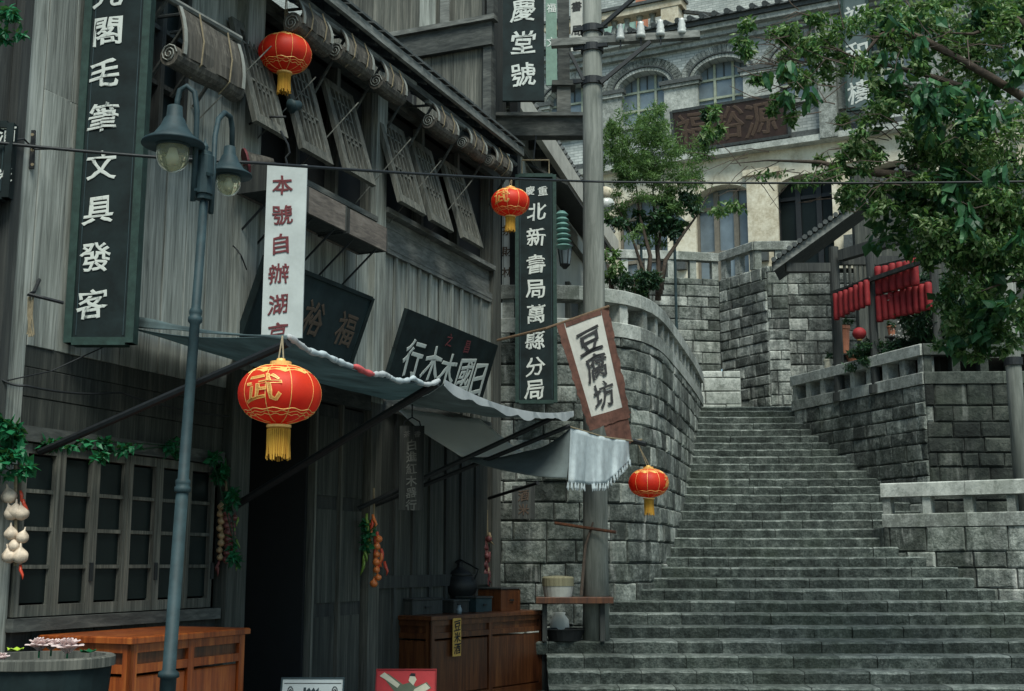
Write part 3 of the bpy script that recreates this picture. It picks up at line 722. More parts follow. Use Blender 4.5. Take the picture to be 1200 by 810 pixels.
blind((574, 172), (592, 184), 170, .4, .2, .08, 'rightmost rolled straw blind near the house corner')
# planter boxes under the windows
def planter(q0, q1, lab):
    o = .46; s0, z0 = FP.S(*q0, o); s1, z1 = FP.S(*q1, o); z0 = (z0+z1)/2
    t = thing('planter_box', lab, 'planter', FP.pt((s0+s1)/2, .3, z0-.26), 'wooden boxes below the upper windows')
    MB().pbox(FP, s0, s1, o-.025, o, z0-.26, z0).build('front_board', M['box_wood'], t)
    MB().pbox(FP, s0, s1, .1, .125, z0-.26, z0).build('back_board', M['box_wood'], t)
    for a in (s0-.02, s1): MB().pbox(FP, a, a+.02, .1, o+.005, z0-.26, z0).build('end_board', M['wood_dark'], t)
    MB().pbox(FP, s0, s1, .125, o-.025, z0-.25, z0-.22).build('bottom_board', M['wood_dark'], t)
    for f in (.2, .8):
        a = s0+(s1-s0)*f; MB().tube([FP.pt(a, .42, z0-.27), FP.pt(a, .02, z0-.62)], .012, 5).build('stay_rod', M['iron'], t)
planter((362, 217), (405, 243), 'pinkish brown wooden planter box, the one beside the white signboard')
planter((410, 243), (453, 269), 'weathered wooden planter box, the one nearer the middle post')
planter((318, 190), (356, 212), 'wooden planter box partly hidden behind the white signboard')

# ---- upper storey block above the eave, its end facing the camera
UK = -.6
up = thing('upper_storey', 'dark timber upper storey block rising behind the tiled eave', 'building', FP.pt(UK, -1, 7.4))
def ub(name, o0, o1, a0, a1, z0, z1, mat): return MB().pbox(FP, a0, a1, o0, o1, z0, z1).build(name, mat, up)
def zpx(px, py, a):      # height at along a
    b = ray(px, py)[1]; q = FP.pt(a, 0, 0); return EYE+b*q.y
zb0, zb1 = zpx(540, 57, UK), zpx(540, 30, UK)
o = -2.4
while o < .05:
    l = min(R.uniform(.16, .26), .05-o); ub('plank', o+.003, o+l-.003, UK, UK+.03, 7.2, 11.5, M['wood_mid'] if R.random() < .8 else Dk); o += l
ub('corner_post', .05, .17, UK-.05, UK+.12, 7.0, zb0, BH); ub('beam', -1.55, .2, UK-.1, UK-.01, zb0, zb1, BH); ub('beam_cap', -1.6, .26, UK-.16, UK-.0, zb1, zb1+.07, BHL)
ub('corner_post', .1, .2, UK-.04, UK+.12, zb1+.07, 11.5, BH)
ub('window_opening', -1.45, -1.0, UK-.02, UK-.012, zb0-.75, zb0-.1, M['door_dark'])
for k in range(4): ub('window_bar', -1.42+k*.12, -1.39+k*.12, UK-.04, UK-.02, zb0-.75, zb0-.1, Dk)
ub('side_wall', -.0, .04, UK+.03, .2, 7.0, 11.5, Dk)
ub('strut', -.62, -.48, UK-.06, UK-.02, zb1+.08, 11.5, BHL)
ub('panel_board', -.95, -.7, UK-.05, UK-.02, zb1+.08, 11.5, M['wood_grey'])
# dark batten post beyond the corner
MB().pbox(FP, .15, .27, .12, .24, 3.0, 11.5).build('downpipe', M['iron'], up)

# cantilevered beam with hanging post
cb = thing('cantilever_beam', 'dark cantilevered timber beam with a hanging post, reaching from the house to the utility pole', 'beam', (0.5, 17, 7.6))
a_, Yb = 0, 16.75
b0 = P(578, 161, Yb); b1 = P(684, 157, Yb); t0 = P(578, 139, Yb)
MB().hexa((b0.x, Yb-.08, b0.z), (b1.x-b0.x, 0, 0), (0, .2, 0), (0, 0, t0.z-b0.z)).build('beam', BH, cb)
MB().hexa((b0.x, Yb-.13, t0.z), (b1.x-b0.x+.05, 0, 0), (0, .3, 0), (0, 0, .05)).build('beam_cap', BHL, cb)
c0 = P(650, 131, Yb); c1 = P(671, 131, Yb); tp = P(660, 104, Yb)
MB().hexa((c0.x+.03, Yb-.1, t0.z+.05), (c1.x-c0.x-.06, 0, 0), (0, .2, 0), (0, 0, tp.z-t0.z-.05)).build('post_foot', BHL, cb)
MB().hexa((c0.x-.04, Yb-.15, tp.z), (c1.x-c0.x+.08, 0, 0), (0, .3, 0), (0, 0, .07)).build('post_collar', BH, cb)
MB().hexa((c0.x+.05, Yb-.08, tp.z+.07), (c1.x-c0.x-.09, 0, 0), (0, .17, 0), (0, 0, 3)).build('hanging_post', BH, cb)
# ------------------------------------------------------------------ shop signs
class Board:
    def __init__(s, bl, ux, uy, wd, ht):
        s.bl = Vector(bl); s.ux = Vector(ux).normalized(); s.uy = Vector(uy).normalized(); s.n = s.ux.cross(s.uy).normalized(); s.w = wd; s.h = ht
    def p(s, u, v, d=0): return s.bl+s.ux*(u*s.w)+s.uy*(v*s.h)+s.n*d
def board(name, label, bd, mat, cat='sign', th=.04, frame=None, fw=.04, chars=(), cmat=None, group=None, back=None):
    t = thing(name, label, cat, bd.p(.5, 0, -th), group)
    MB().hexa(bd.p(0, 0, -th), bd.ux*bd.w, bd.uy*bd.h, bd.n*th).build('panel', mat, t)
    if frame:
        f = MB()
        f.hexa(bd.p(0, 0, -th)-bd.ux*fw*.3, bd.ux*fw, bd.uy*bd.h, bd.n*(th+.025)); f.hexa(bd.p(1, 0, -th)-bd.ux*fw*.7, bd.ux*fw, bd.uy*bd.h, bd.n*(th+.025))
        f.hexa(bd.p(0, 0, -th)+bd.ux*fw*.7-bd.uy*fw*.3, bd.ux*(bd.w-fw*1.4), bd.uy*fw, bd.n*(th+.022)); f.hexa(bd.p(0, 1, -th)+bd.ux*fw*.7-bd.uy*fw*.7, bd.ux*(bd.w-fw*1.4), bd.uy*fw, bd.n*(th+.022))
        f.build('frame', frame, t)
        g = MB()
        for u in (fw*1.05, bd.w-fw*1.05-.006): g.hexa(bd.p(0, 0, .001)+bd.ux*u+bd.uy*fw, bd.ux*.006, bd.uy*(bd.h-2*fw), bd.n*.004)
        g.build('inner_line', M['lamp_metal'], t)
    for c in chars:
        ch, u, v, sz = c[:4]; m_ = c[4] if len(c) > 4 else cmat
        put_char(ch, bd.p(u, v, .002), bd.ux, bd.uy, sz, m_, t)
    return t
def facing(px0, py0, px1, py1, Y, lean=0, yaw=0):
    """upright board seen between two pixels (bottom-left, top-right) at depth Y"""
    a = P(px0, py0, Y); b = P(px1, py1, Y)
    uy = Vector((lean, 0, 1)).normalized(); ux = Vector((cos(yaw), sin(yaw), 0)); return Board(a, ux, uy, (P(px1, py0, Y)-a).length, (b.z-a.z))
def colpos(bd, Y, px, py): # fraction on an upright facing board
    q = P(px, py, Y)-bd.bl; return q.dot(bd.ux)/bd.w, q.dot(bd.uy)/bd.h

# S1 brush shop sign, perpendicular to the front
Y1 = 9.15; b = facing(78, 402, 154, -40, Y1, 0.0)
cs = [(c, *colpos(b, Y1, x, y), .235) for c, x, y in (('元', 128, -6), ('閣', 126, 37), ('毛', 123, 86), ('筆', 121, 138), ('文', 119, 194), ('具', 116, 247), ('發', 112, 302), ('客', 108, 356))]
t = board('hanging_sign', 'tall black signboard with green frame and white brush characters, leftmost and nearest', b, M['sign_black'], frame=M['sign_green'], fw=.06, th=.10, chars=cs, cmat=M['char_white'])
for v in (.25, .8): MB().tube([b.p(0, v, -.05), b.p(0, v, -.05)+FP.n*-.5], .015, 6).build('bracket', M['iron'], t)
# S2 white board
Y2 = 10.8; b = facing(306, 396, 354, 193, Y2)
cs = [(c, *colpos(b, Y2, x, y), .185) for c, x, y in (('本', 331, 217), ('號', 331, 252), ('自', 329, 286), ('辦', 327, 321), ('湖', 326, 357), ('京', 325, 390))]
t = board('white_signboard', 'narrow white signboard with dark red characters above the awning edge', b, M['sign_white'], th=.03, chars=cs, cmat=M['char_red'])
MB().tube([b.p(.5, 1, 0), b.p(.45, 1.04, 0), b.p(.55, 1.07, 0), b.p(.5, 1.12, 0), b.p(.3, 1.2, 0)], .01, 6).build('hook', M['iron'], t)
# S3, S4 leaning lintel boards
def lint(a0, a1, z0, z1, o0, o1): return Board(FP.pt(a0, o0, z0), FP.u, FP.pt(a0, o1, z1)-FP.pt(a0, o0, z0), a1-a0, (FP.pt(a0, o1, z1)-FP.pt(a0, o0, z0)).length)
b = lint(-6.2, -4.22, 3.56, 4.33, .08, .36)
board('lintel_sign', 'dark slate blank-looking lintel board with faded brown characters above the doorway', b, plain('slate_board', (.016, .026, .028), .8, .3, 4, spec=.2), frame=M['sign_black'], th=.05, chars=[('福', .84, .5, .36, M['char_brown']), ('裕', .52, .5, .36, M['char_brown'])])
b = lint(-3.4, -.82, 3.5, 4.37, .08, .36)
cs = [(c, u, .44, .44) for c, u in (('行', .17), ('木', .36), ('木', .53), ('國', .72), ('日', .88))]+[('之', .46, .82, .16, M['char_red']), ('昌', .66, .82, .16, M['char_red'])]
board('lintel_sign', 'black leaning lintel board with five large white characters beside the stone wall', b, M['sign_black'], th=.05, chars=cs, cmat=M['char_white'])
# S5 tall bookshop board
Y5 = 16.45; b = facing(605, 472, 652, 205, Y5)
cs = [('重', *colpos(b, Y5, 636, 224), .13), ('慶', *colpos(b, Y5, 621, 224), .13)]+[(c, *colpos(b, Y5, x, y), .26) for c, x, y in (('北', 629, 248), ('新', 628, 278), ('書', 628, 310), ('局', 627, 339), ('萬', 628, 368), ('縣', 627, 399), ('分', 627, 430), ('局', 626, 457))]
t = board('hanging_sign', 'tall black hanging signboard with a long white character column before the curved wall', b, M['sign_black'], frame=M['sign_green'], fw=.05, th=.07, chars=cs, cmat=M['char_white'])
hk = b.p(.5, 1, 0); MB().tube([b.p(.15, 1, -.03), b.p(.15, 1.07, -.03), b.p(.85, 1.07, -.03), b.p(.85, 1, -.03)], .012, 6).build('hanger', M['rope'], t); MB().tube([b.p(.45, 1.07, -.03), P(628, 160, Y5)], .01, 6).build('hook', M['iron'], t)
# S6 upper board
Y6 = 16.0; b = facing(589, 118, 638, -30, Y6)
cs = [(c, *colpos(b, Y6, 613, y), .34) for c, y in (('慶', 12), ('堂', 50), ('號', 88), ('福', -26))]
board('hanging_sign', 'black hanging signboard with three big white characters at the top, left of the hanging post', b, M['sign_black'], th=.06, chars=cs, cmat=M['char_white'])
# S7 small board under the awning
Y7 = 13.2; b = facing(467, 598, 496, 499, Y7)
cs = [('茶', .3, .9, .07), ('香', .72, .9, .07)]+[(c, .5, .77-.142*i, .115) for i, c in enumerate('白進紅木器行')]
t = board('hanging_sign', 'small dark hanging board under the awning with faint grey characters', b, M['wood_dark'], th=.03, chars=cs, cmat=plain('dim_grey_paint', (.14, .14, .13), .8, .3))
m_ = MB(); m_.tube([b.p(.15, 1, 0), b.p(.2, 1.05, 0), b.p(.5, 1.1, 0), b.p(.8, 1.05, 0), b.p(.85, 1, 0)], .008, 5); m_.tube([b.p(.5, 1.1, 0), b.p(.5, 1.28, 0)], .008, 5); m_.build('hook', M['iron'], t)
# S8 board on the stone wall
Y8 = 16.6; b = facing(600, 608, 627, 569, Y8)
board('wall_plaque', 'small dark brown plaque on the stone wall behind the counter', b, M['wood_dark'], th=.03, chars=[('酒', .5, .7, .15), ('米', .5, .28, .15)], cmat=M['char_brown'])
# S12 framed white board at the house corner
Y12 = 17.02; b = facing(586, 342, 603, 200, Y12)
board('framed_sign', 'narrow white board in a dark frame at the corner of the wooden house', b, M['sign_white'], frame=M['sign_black'], fw=.045, th=.06, chars=[('永', .5, .75, .15), ('茶', .5, .5, .15), ('財', .5, .33, .15), ('林', .5, .16, .15)], cmat=M['char_brown'])
# S10 / S11 far strips
Y10 = 24.0; b = facing(640, 100, 653, -20, Y10)
board('hanging_sign', 'pale green narrow sign strip seen between the black board and the hanging post', b, plain('pale_green_paint', (.13, .21, .165), .7, .2), th=.05, chars=[('合' if '合' in CH else '福', .5, .75, .2), ('文', .5, .42, .2)], cmat=M['char_white'])
b = facing(669, 60, 683, -20, Y10)
board('cloth_banner', 'white vertical cloth banner with black characters behind the utility pole', b, M['banner_white'], th=.02, cat='banner', chars=[('書', .5, .65, .22), ('局', .5, .3, .22)], cmat=M['char_black'])
# tiny sign at the left edge
Y0 = 8.5; b = facing(-30, 232, 9, 145, Y0)
board('shop_sign', 'dark sign with white patches cut by the left edge of the photo', b, M['sign_black'], th=.06, chars=[('酒', .85, .85, .12), ('米', .85, .3, .12)], cmat=M['char_white'], frame=M['sign_black'], fw=.05)

# S9 tofu banner on a stick
YB = 15.2
TL, TR, BR, BL = P(654, 381, YB), P(711, 361, YB), P(738, 489, YB-.25), P(691, 503, YB-.2)
t = thing('cloth_banner', 'off white tofu shop banner with brown border hanging tilted from a thin pole', 'banner', (TL.x+.3, YB, BL.z))
def bil(u, v): return TL*(1-u)*(1-v)+TR*u*(1-v)+BR*u*v+BL*(1-u)*v
def sheet(u0, u1, v0, v1, nu, nv, d=0, wob=.02, fring=0, rag=0):
    vs = []; fs = []
    for j in range(nv+1):
        for i in range(nu+1):
            u = u0+(u1-u0)*i/nu; v = v0+(v1-v0)*j/nv; p = bil(u, v); p.y += wob*sin(u*7+v*4)-d
            if rag and (u < 0 or u > 1): p.x += R.uniform(-rag, rag)
            if fring and j == nv: p.z += R.uniform(-fring, 0)
            vs.append(p)
    for j in range(nv):
        for i in range(nu): a = j*(nu+1)+i; fs.append((a, a+nu+1, a+nu+2, a+1))
    return vs, fs
solidify(MB().add(*sheet(.1, .9, .03, .93, 10, 16)).build('cloth', M['banner_white'], t), .006)
bm = MB(); bm.add(*sheet(-.03, .12, 0, .97, 3, 26, .008, rag=.012)); bm.add(*sheet(.88, 1.03, 0, .97, 3, 26, .008, rag=.012)); bm.add(*sheet(.14, .87, 0, .045, 6, 2, .008)); bm.add(*sheet(.0, 1.0, .9, 1.0, 12, 2, .012, fring=.03))
solidify(bm.build('border', M['banner_brown'], t), .006)
bm = MB(); bm.add(*sheet(.35, .95, 1.0, 1.17, 12, 3, .0, fring=.12)); bm.build('torn_fringe', M['banner_brown'], t)
class Wp:
    def __init__(s, u, v): s.u, s.v = u, v; s.n = Vector((0, -1, 0))
    def __call__(s, x, y):
        w = .62; h = 1.35; u = s.u+x/w; v = s.v-y/h; p = bil(u, v); p.y += .02*sin(u*7+v*4)-.022; return p
for c, v in (('豆', .235), ('腐', .485), ('坊', .745)): put_char(c, None, (1, 0, 0), (0, 0, 1), .31, M['char_black'], t, warp=Wp(.52, v), seed=.6)
MB().tube([P(583, 399, YB+.9), P(640, 385, YB+.25), P(714, 359, YB-.02)], .018, 7).build('pole', plain('bamboo', (.16, .1, .06), .6, .3, 30), t)

# ------------------------------------------------------------------ red lanterns
def lantern(label, px, py, Y, rad, top, yaw=0, chx=None, chars='武', tas=1.0):
    c = P(px, py, Y); t = thing('red_lantern', label, 'lantern', c-Vector((0, 0, rad*1.4)), 'round red silk lanterns with gold tassels')
    H = rad*.72; n = 40; prof = []
    for i in range(19):
        a = -pi/2+pi*i/18; rr = rad*abs(cos(a))**.8; prof.append((max(rr, rad*.24), H*sin(a)))
    mb = MB(); b0 = len(mb.v)
    for (r, z) in prof:
        for k in range(n):
            a = 2*pi*k/n; rib = 1+.018*abs(sin(a*5))-.018*0; mb.v.append(c+Vector((cos(a)*r*rib, sin(a)*r*rib, z)))
    for i in range(18):
        for k in range(n): k2 = (k+1) % n; mb.f.append((i*n+k, i*n+k2, (i+1)*n+k2, (i+1)*n+k))
    mb.build('lantern_body', M['lantern'], t, smooth=True)
    # gold ribs
    for k in range(10):
        a = 2*pi*k/10+.15; pts = [c+Vector((cos(a)*r*1.005, sin(a)*r*1.005, z)) for r, z in prof]
        MB().tube(pts, rad*.012, 4).build('rib', M['gold'], t)
    MB().lathe(c, [(rad*.30, -H-.01), (rad*.30, -H-rad*.10), (rad*.20, -H-rad*.14)], 20).build('bottom_ring', M['gold'], t)
    MB().lathe(c, [(rad*.26, H-.01), (rad*.26, H+rad*.08), (rad*.12, H+rad*.1), (rad*.1, H+rad*.16)], 20).build('top_ring', M['gold'], t)
    g = MB()                                             # scalloped gold print at top and bottom
    for k in range(n):
        a = 2*pi*k/n; a2 = 2*pi*(k+1)/n
        for (z0, z1, sgn) in ((.60+.10*abs(sin(a*5)), .93, 1), (-.80, -.60-.05*abs(sin(a*7)), -1)):
            def pp(aa, zz): r = rad*sqrt(max(0, 1-zz*zz))**.8+rad*.012; return c+Vector((cos(aa)*r, sin(aa)*r, H*zz))
            z0b = .60+.10*abs(sin(a2*5)) if sgn == 1 else z0; z1b = z1 if sgn == 1 else -.60-.05*abs(sin(a2*7))
            if sgn == -1: continue
            g.add([pp(a, z0), pp(a2, z0b), pp(a2, (z0b+z1b)/2), pp(a2, z1b), pp(a, z1), pp(a, (z0+z1)/2)], [(0, 1, 2, 5), (5, 2, 3, 4)])
    g.build('gold_print', M['gold'], t)
    for q_ in range(3):
        pts = []
        for k in range(61):
            a = 2*pi*k/60; zz = -.62-.085*q_+.028*sin(a*(11+3*q_)+q_); r = rad*sqrt(max(0, 1-zz*zz))**.8*1.02; pts.append(c+Vector((cos(a)*r, sin(a)*r, H*zz)))
        MB().tube(pts, rad*.011, 4).build('gold_line', M['gold'], t)
    # tassel
    ts = MB(); tr = rad*.27*tas; m2 = 34
    ts.lathe(c+Vector((0, 0, -H-rad*.14)), [(tr*.9, 0), (tr, -rad*.2), (tr*.98, -rad*.62)], 26)
    for k in range(m2):
        a = 2*pi*k/m2; q = c+Vector((cos(a)*tr, sin(a)*tr, -H-rad*.14)); L = rad*R.uniform(.66, .78)
        ts.tube([q, q+Vector((0, 0, -L*.5)), q+Vector((R.uniform(-.008, .008), 0, -L))], rad*.022, 4)
    ts.build('tassel', M['tassel'], t)
    # painted character on the curved skin
    for c_, az, sz in chars and [(chars, chx or 0, rad*.92)] or []:
        vs, fs = CH[c_]; out = []
        for v in vs:
            x, y = brush(v, 1.3, .03); al = -pi/2+az+x*sz/rad*1.0; zz = y*sz*.95/H*.78+.05; zz = max(-.9, min(.9, zz)); r = rad*sqrt(1-zz*zz)**.8+rad*.035+abs(v.z)*.3*rad*.1
            out.append(c+Vector((cos(al)*r, sin(al)*r, H*zz)))
        MB().add(out, fs).build('character', M['gold'], t)
    tp = Vector(top)
    e = c+Vector((0, 0, H+rad*.14)); MB().tube([e-Vector((rad*.06, 0, 0)), tp], .006, 4).build('cord', M['rope'], t); MB().tube([e+Vector((rad*.06, 0, 0)), tp], .006, 4).build('cord', M['rope'], t)
    return t
L3Y = 7.5
lantern('largest red lantern with a gold character hanging from the awning corner', 328, 462, L3Y, 48/1472*L3Y*1.02, P(331, 394, 7.62), chx=-.24)
lantern('red lantern hanging high before the lattice shutters', 334, 63, 11.3, 33/1472*11.3, P(336, -20, 11.4), chars='', tas=.85)
lantern('red lantern hanging from the cable before the tall black signboard', 598, 237, 15.3, 23.5/1472*15.3, P(600, 208, 15.3), chx=-.5, tas=.9)
lantern('lone red lantern hanging in front of the stone wall by the stairs', 760, 566, 15.0, 23.5/1472*15.0, P(748, 521, 15.0), chx=1.25, tas=.85)

# ------------------------------------------------------------------ awnings
A1 = P(336, 394, 7.67); A2 = P(513, 447, 10.13); B1 = FP.pt(-7.75, .06, 3.42); B2 = FP.pt(-3.3, .06, 3.38)
cor = thing('cloth_awning', 'long grey teal cloth awning stretched out over the shop door', 'awning', (A1+B2)/2, 'cloth awnings over the shop front')
B1b = P(152, 369, 9.7)
solidify(MB().add(*grid_cloth(B1, B2, A2, A1, 30, 14, sag=.10, ruff=.006, seed=2)).build('canvas', M['cloth_teal'], cor, smooth=True), .006)
solidify(MB().add(*grid_cloth(B1, A1, A1-Vector((0, 0, .02)), B1b, 20, 4, sag=.02, ruff=.003, seed=5)).build('end_flap', M['cloth_teal'], cor, smooth=True), .005)
def twist(pts, r, parent, name, mats, n=120, seed=3):
    rn = random.Random(seed); pa = [Vector(p) for p in pts]
    def at(t):
        k = t*(len(pa)-1); i = min(int(k), len(pa)-2); return pa[i].lerp(pa[i+1], k-i)
    segs = [[]]; 
    for i in range(n+1):
        t = i/n; a = t*26; segs[-1].append((at(t)+Vector((.0, 0, 0))+Vector((cos(a)*r*.35, 0, sin(a)*r*.35-.025*sin(pi*(t*5 % 1)))), r*(.35+.35*abs(sin(t*57))+.25*abs(sin(t*23+1))+rn.uniform(0, .2))))
        if i % 15 == 0 and 0 < i < n: segs.append([segs[-1][-1]])
    for k, s_ in enumerate(segs):
        MB().tube([p for p, _ in s_], [q for _, q in s_], 8).build(name, mats[k % len(mats)], parent, smooth=True)
twist([A1, A1.lerp(A2, .25)-Vector((0, 0, .05)), A1.lerp(A2, .5)-Vector((0, 0, .07)), A1.lerp(A2, .75)-Vector((0, 0, .05)), A2], .024, cor, 'twisted_edge', [M['cloth_white'], M['cloth_blue'], M['cloth_blue'], M['cloth_redbit'], M['cloth_white'], M['cloth_blue'], M['cloth_blue'], M['cloth_white']])
# second awning panel, to the right
C1 = P(522, 447, 10.4); C2 = P(672, 483, 13.3); D1 = FP.pt(-3.4, .06, 3.34); D2 = FP.pt(-.35, .06, 3.62)
c2 = thing('cloth_awning', 'dark grey cloth awning with ragged white front edge, right of the door', 'awning', (C1+D2)/2, 'cloth awnings over the shop front')
D1b = FP.pt(-3.2, .1, 3.36)
solidify(MB().add(*grid_cloth(D1b, D2, C2, C1, 24, 12, sag=.12, ruff=.008, seed=7)).build('canvas', M['cloth_dark'], c2, smooth=True), .006)
e = MB(); vs = []; fs = []
for i in range(41):
    t_ = i/40; p = C1.lerp(C2, t_)-Vector((0, 0, .12*4*t_*(1-t_)*.95))+Vector((0, -.02, .01)); dd = .05+.05*abs(sin(t_*19))*abs(sin(t_*7+1)); vs += [p, p-Vector((0, -.01, dd))+Vector((R.uniform(-.01, .01), 0, 0))]
for i in range(40): fs.append((2*i, 2*i+1, 2*i+3, 2*i+2))
solidify(e.add(vs, fs).build('ragged_edge', M['cloth_white'], c2), .006)
# third: lower cloth, sunlit part painted pale, underside painted dark
c3 = thing('cloth_awning', 'lower sagging awning, sunlit part painted pale on the left and underside painted dark on the right', 'awning', P(560, 540, 13), 'cloth awnings over the shop front')
K = [P(460, 476, 13.75), P(561, 491, 13.95), P(616, 531, 13.6), P(540, 534, 13.3), P(497, 511, 13.5)]
solidify(MB().add(*grid_cloth(K[0], K[1], K[2], K[3], 14, 8, sag=.05, ruff=.01, seed=9)).build('pale_canvas', M['cloth_pale'], c3, smooth=True), .006)
KR = P(668, 501, 13.2)
solidify(MB().add(*grid_cloth(P(535, 534, 13.3), P(616, 530, 13.6), KR, P(664, 560, 13.0), 14, 8, sag=.1, ruff=.006, seed=10)).build('dark_canvas', M['cloth_dark'], c3, smooth=True), .006)
def strut(label, p, q, r=.022):
    m_ = MB().tube([p, q], r, 8); o = m_.build('awning_pole', M['iron'], None, cat='pole', label=label, group='slanting awning poles'); return o
strut('black slanting pole reaching from the window to the largest lantern', FP.pt(-8.55, .05, 2.35), P(338, 402, 7.68), .028)
strut('black slanting pole crossing the dark doorway under the awning', FP.pt(-6.15, .05, 2.05), P(512, 449, 10.16), .035)
strut('upper of two slanting poles under the right awning', P(420, 596, 13.3), P(660, 484, 13.2), .026)
strut('lower of two slanting poles, ending at the towel', P(440, 592, 13.6), P(668, 499, 13.18), .024)
strut('short slanting pole against the stone wall', P(573, 584, 16.4), P(630, 566, 15.2), .022)
# towel hanging on a line
tw = thing('towel', 'pale blue fringed towel hanging on the line at the awning end', 'towel', P(700, 562, 14))
L0 = P(667, 500, 13.2); L1 = P(742, 517, 14.9)
def ln(t): return L0.lerp(L1, t)-Vector((0, 0, .03*4*t*(1-t)))
vs = []; fs = []; nu, nv = 40, 12
lens_ = lambda t: .60-.12*t if t < .55 else (.534-.30*(t-.55)/.45)
for j in range(nv+1):
    for i in range(nu+1):
        t_ = i/nu; v = j/nv; p = ln(.02+.9*t_); L = lens_(t_)
        fold = (.05*sin(t_*19+1+1.5*v)+.022*sin(t_*47+v))*(.25+.75*v)
        vs.append(p+Vector((.03*(v)*(-1 if t_ < .3 else 1)*(.3 if t_ > .3 else 1), fold-.01, -L*v-.0)))
for j in range(nv):
    for i in range(nu): a = j*(nu+1)+i; fs.append((a, a+nu+1, a+nu+2, a+1))
solidify(MB().add(vs, fs).build('cloth', M['cloth_blue'], tw, smooth=True), .006)
fr = MB()
for i in range(0, nu+1, 2):
    p = vs[nv*(nu+1)+i]; fr.tube([p+Vector((0, 0, .01)), p+Vector((R.uniform(-.01, .01), 0, -.045)), p+Vector((R.uniform(-.015, .015), 0, -.075))], [.012, .016, .004], 5)
fr.build('fringe', M['cloth_blue'], tw)
MB().tube([L0, ln(.5), L1, P(752, 515, 15)], .012, 6).build('line', M['rope'], tw)
MB().tube([P(742, 517, 14.9), P(757, 521, 14.8)], .03, 6).build('pole_knob', M['iron'], tw)

# ------------------------------------------------------------------ street lamp
pt_, pb_ = P(239, 236, 8.0), P(191, 880, 8.0); pb_ = pt_+(pb_-pt_)*((pt_.z)/(pt_.z-pb_.z))
lp = thing('street_lamp', 'blue grey cast iron street lamp with two bell shades and glass globes', 'lamp', pb_)
ax = (pt_-pb_).normalized(); Lh = (pt_-pb_).length
def lpz(py): return (P(240, py, 8.0).z)/ax.z
pr = [(.075, 0), (.075, lpz(797)), (.068, lpz(795))]
MB().lathe(pb_, [(.13, 0), (.12, .1), (.075, .25), (.052, .3), (.05, lpz(795)), (.068, lpz(793)), (.064, lpz(788)), (.042, lpz(785)), (.040, lpz(578))], 20, ax).build('lower_shaft', M['lamp_metal'], lp, smooth=True)
MB().lathe(pb_, [(.040, lpz(578)), (.052, lpz(576)), (.052, lpz(571)), (.044, lpz(570)), (.048, lpz(567)), (.048, lpz(563)), (.036, lpz(561)), (.033, lpz(380)), (.046, lpz(377)), (.046, lpz(372)), (.037, lpz(371)), (.042, lpz(368)), (.042, lpz(364)), (.031, lpz(361)), (.029, Lh)], 20, ax).build('upper_shaft', M['lamp_metal'], lp, smooth=True)
hd = MB()
hd.lathe(P(237.5, 234, 8), [(.05, 0), (.05, .03), (.065, .035), (.065, .30), (.05, .31), (.05, .33), (.02, .34), (.025, .37), (.008, .40), (.0, .44)], 18).build('head_block', M['lamp_metal'], lp, smooth=False)
def lamphead(px, py, Y, k, arm):
    c = P(px, py, Y)                        # centre of the shade rim
    sh = MB().lathe(c, [(.20*k, 0), (.196*k, .012*k), (.13*k, .055*k), (.085*k, .12*k), (.065*k, .17*k), (.05*k, .19*k), (.045*k, .26*k), (.02*k, .27*k)], 26).build('shade', M['lamp_metal'], lp, smooth=True)
    solidify(sh, .008)
    gl = MB(); gl.lathe(c, [(.105*k, .01)]+[(.105*k*cos(a), -.07*k-.115*k*sin(a)) for a in [i*pi/2/8 for i in range(0, 9)]], 22).build('globe', M['globe'], lp, smooth=True)
    MB().lathe(c, [(.03*k, .05), (.03*k, -.03*k), (.05*k, -.09*k), (.035*k, -.14*k), (0, -.15*k)], 12).build('bulb', M['porcelain'], lp, smooth=True)
    MB().lathe(c, [(.112*k, .0), (.112*k, -.02*k), (.107*k, -.02*k)], 22).build('globe_collar', M['lamp_metal'], lp, smooth=True)
    MB().tube(arm, .019, 8).build('arm', M['lamp_metal'], lp, smooth=True)
Ya = 7.85
lamphead(203, 170, Ya, 1.02, [P(226, 236, 7.95), P(229, 180, 7.9), P(231, 130, 7.88), P(228, 108, 7.87), P(219, 101, 7.86), P(211, 106, 7.86), P(208, 118, Ya), P(207, 133, Ya)])
lamphead(268, 206, 8.55, .82, [P(247, 250, 8.05), P(250, 200, 8.1), P(252, 160, 8.2), P(256, 140, 8.3), P(263, 132, 8.4), P(270, 137, 8.5), P(272, 150, 8.55), P(272, 178, 8.55)])
# small clamps
for (a, b_) in (((226, 200), (240, 203)), ((226, 222), (240, 225)), ((248, 205), (236, 202)), ((248, 232), (236, 230))): MB().beam(P(*a, 7.93), P(*b_, 8.0), .03, .02).build('clamp', M['lamp_metal'], lp)

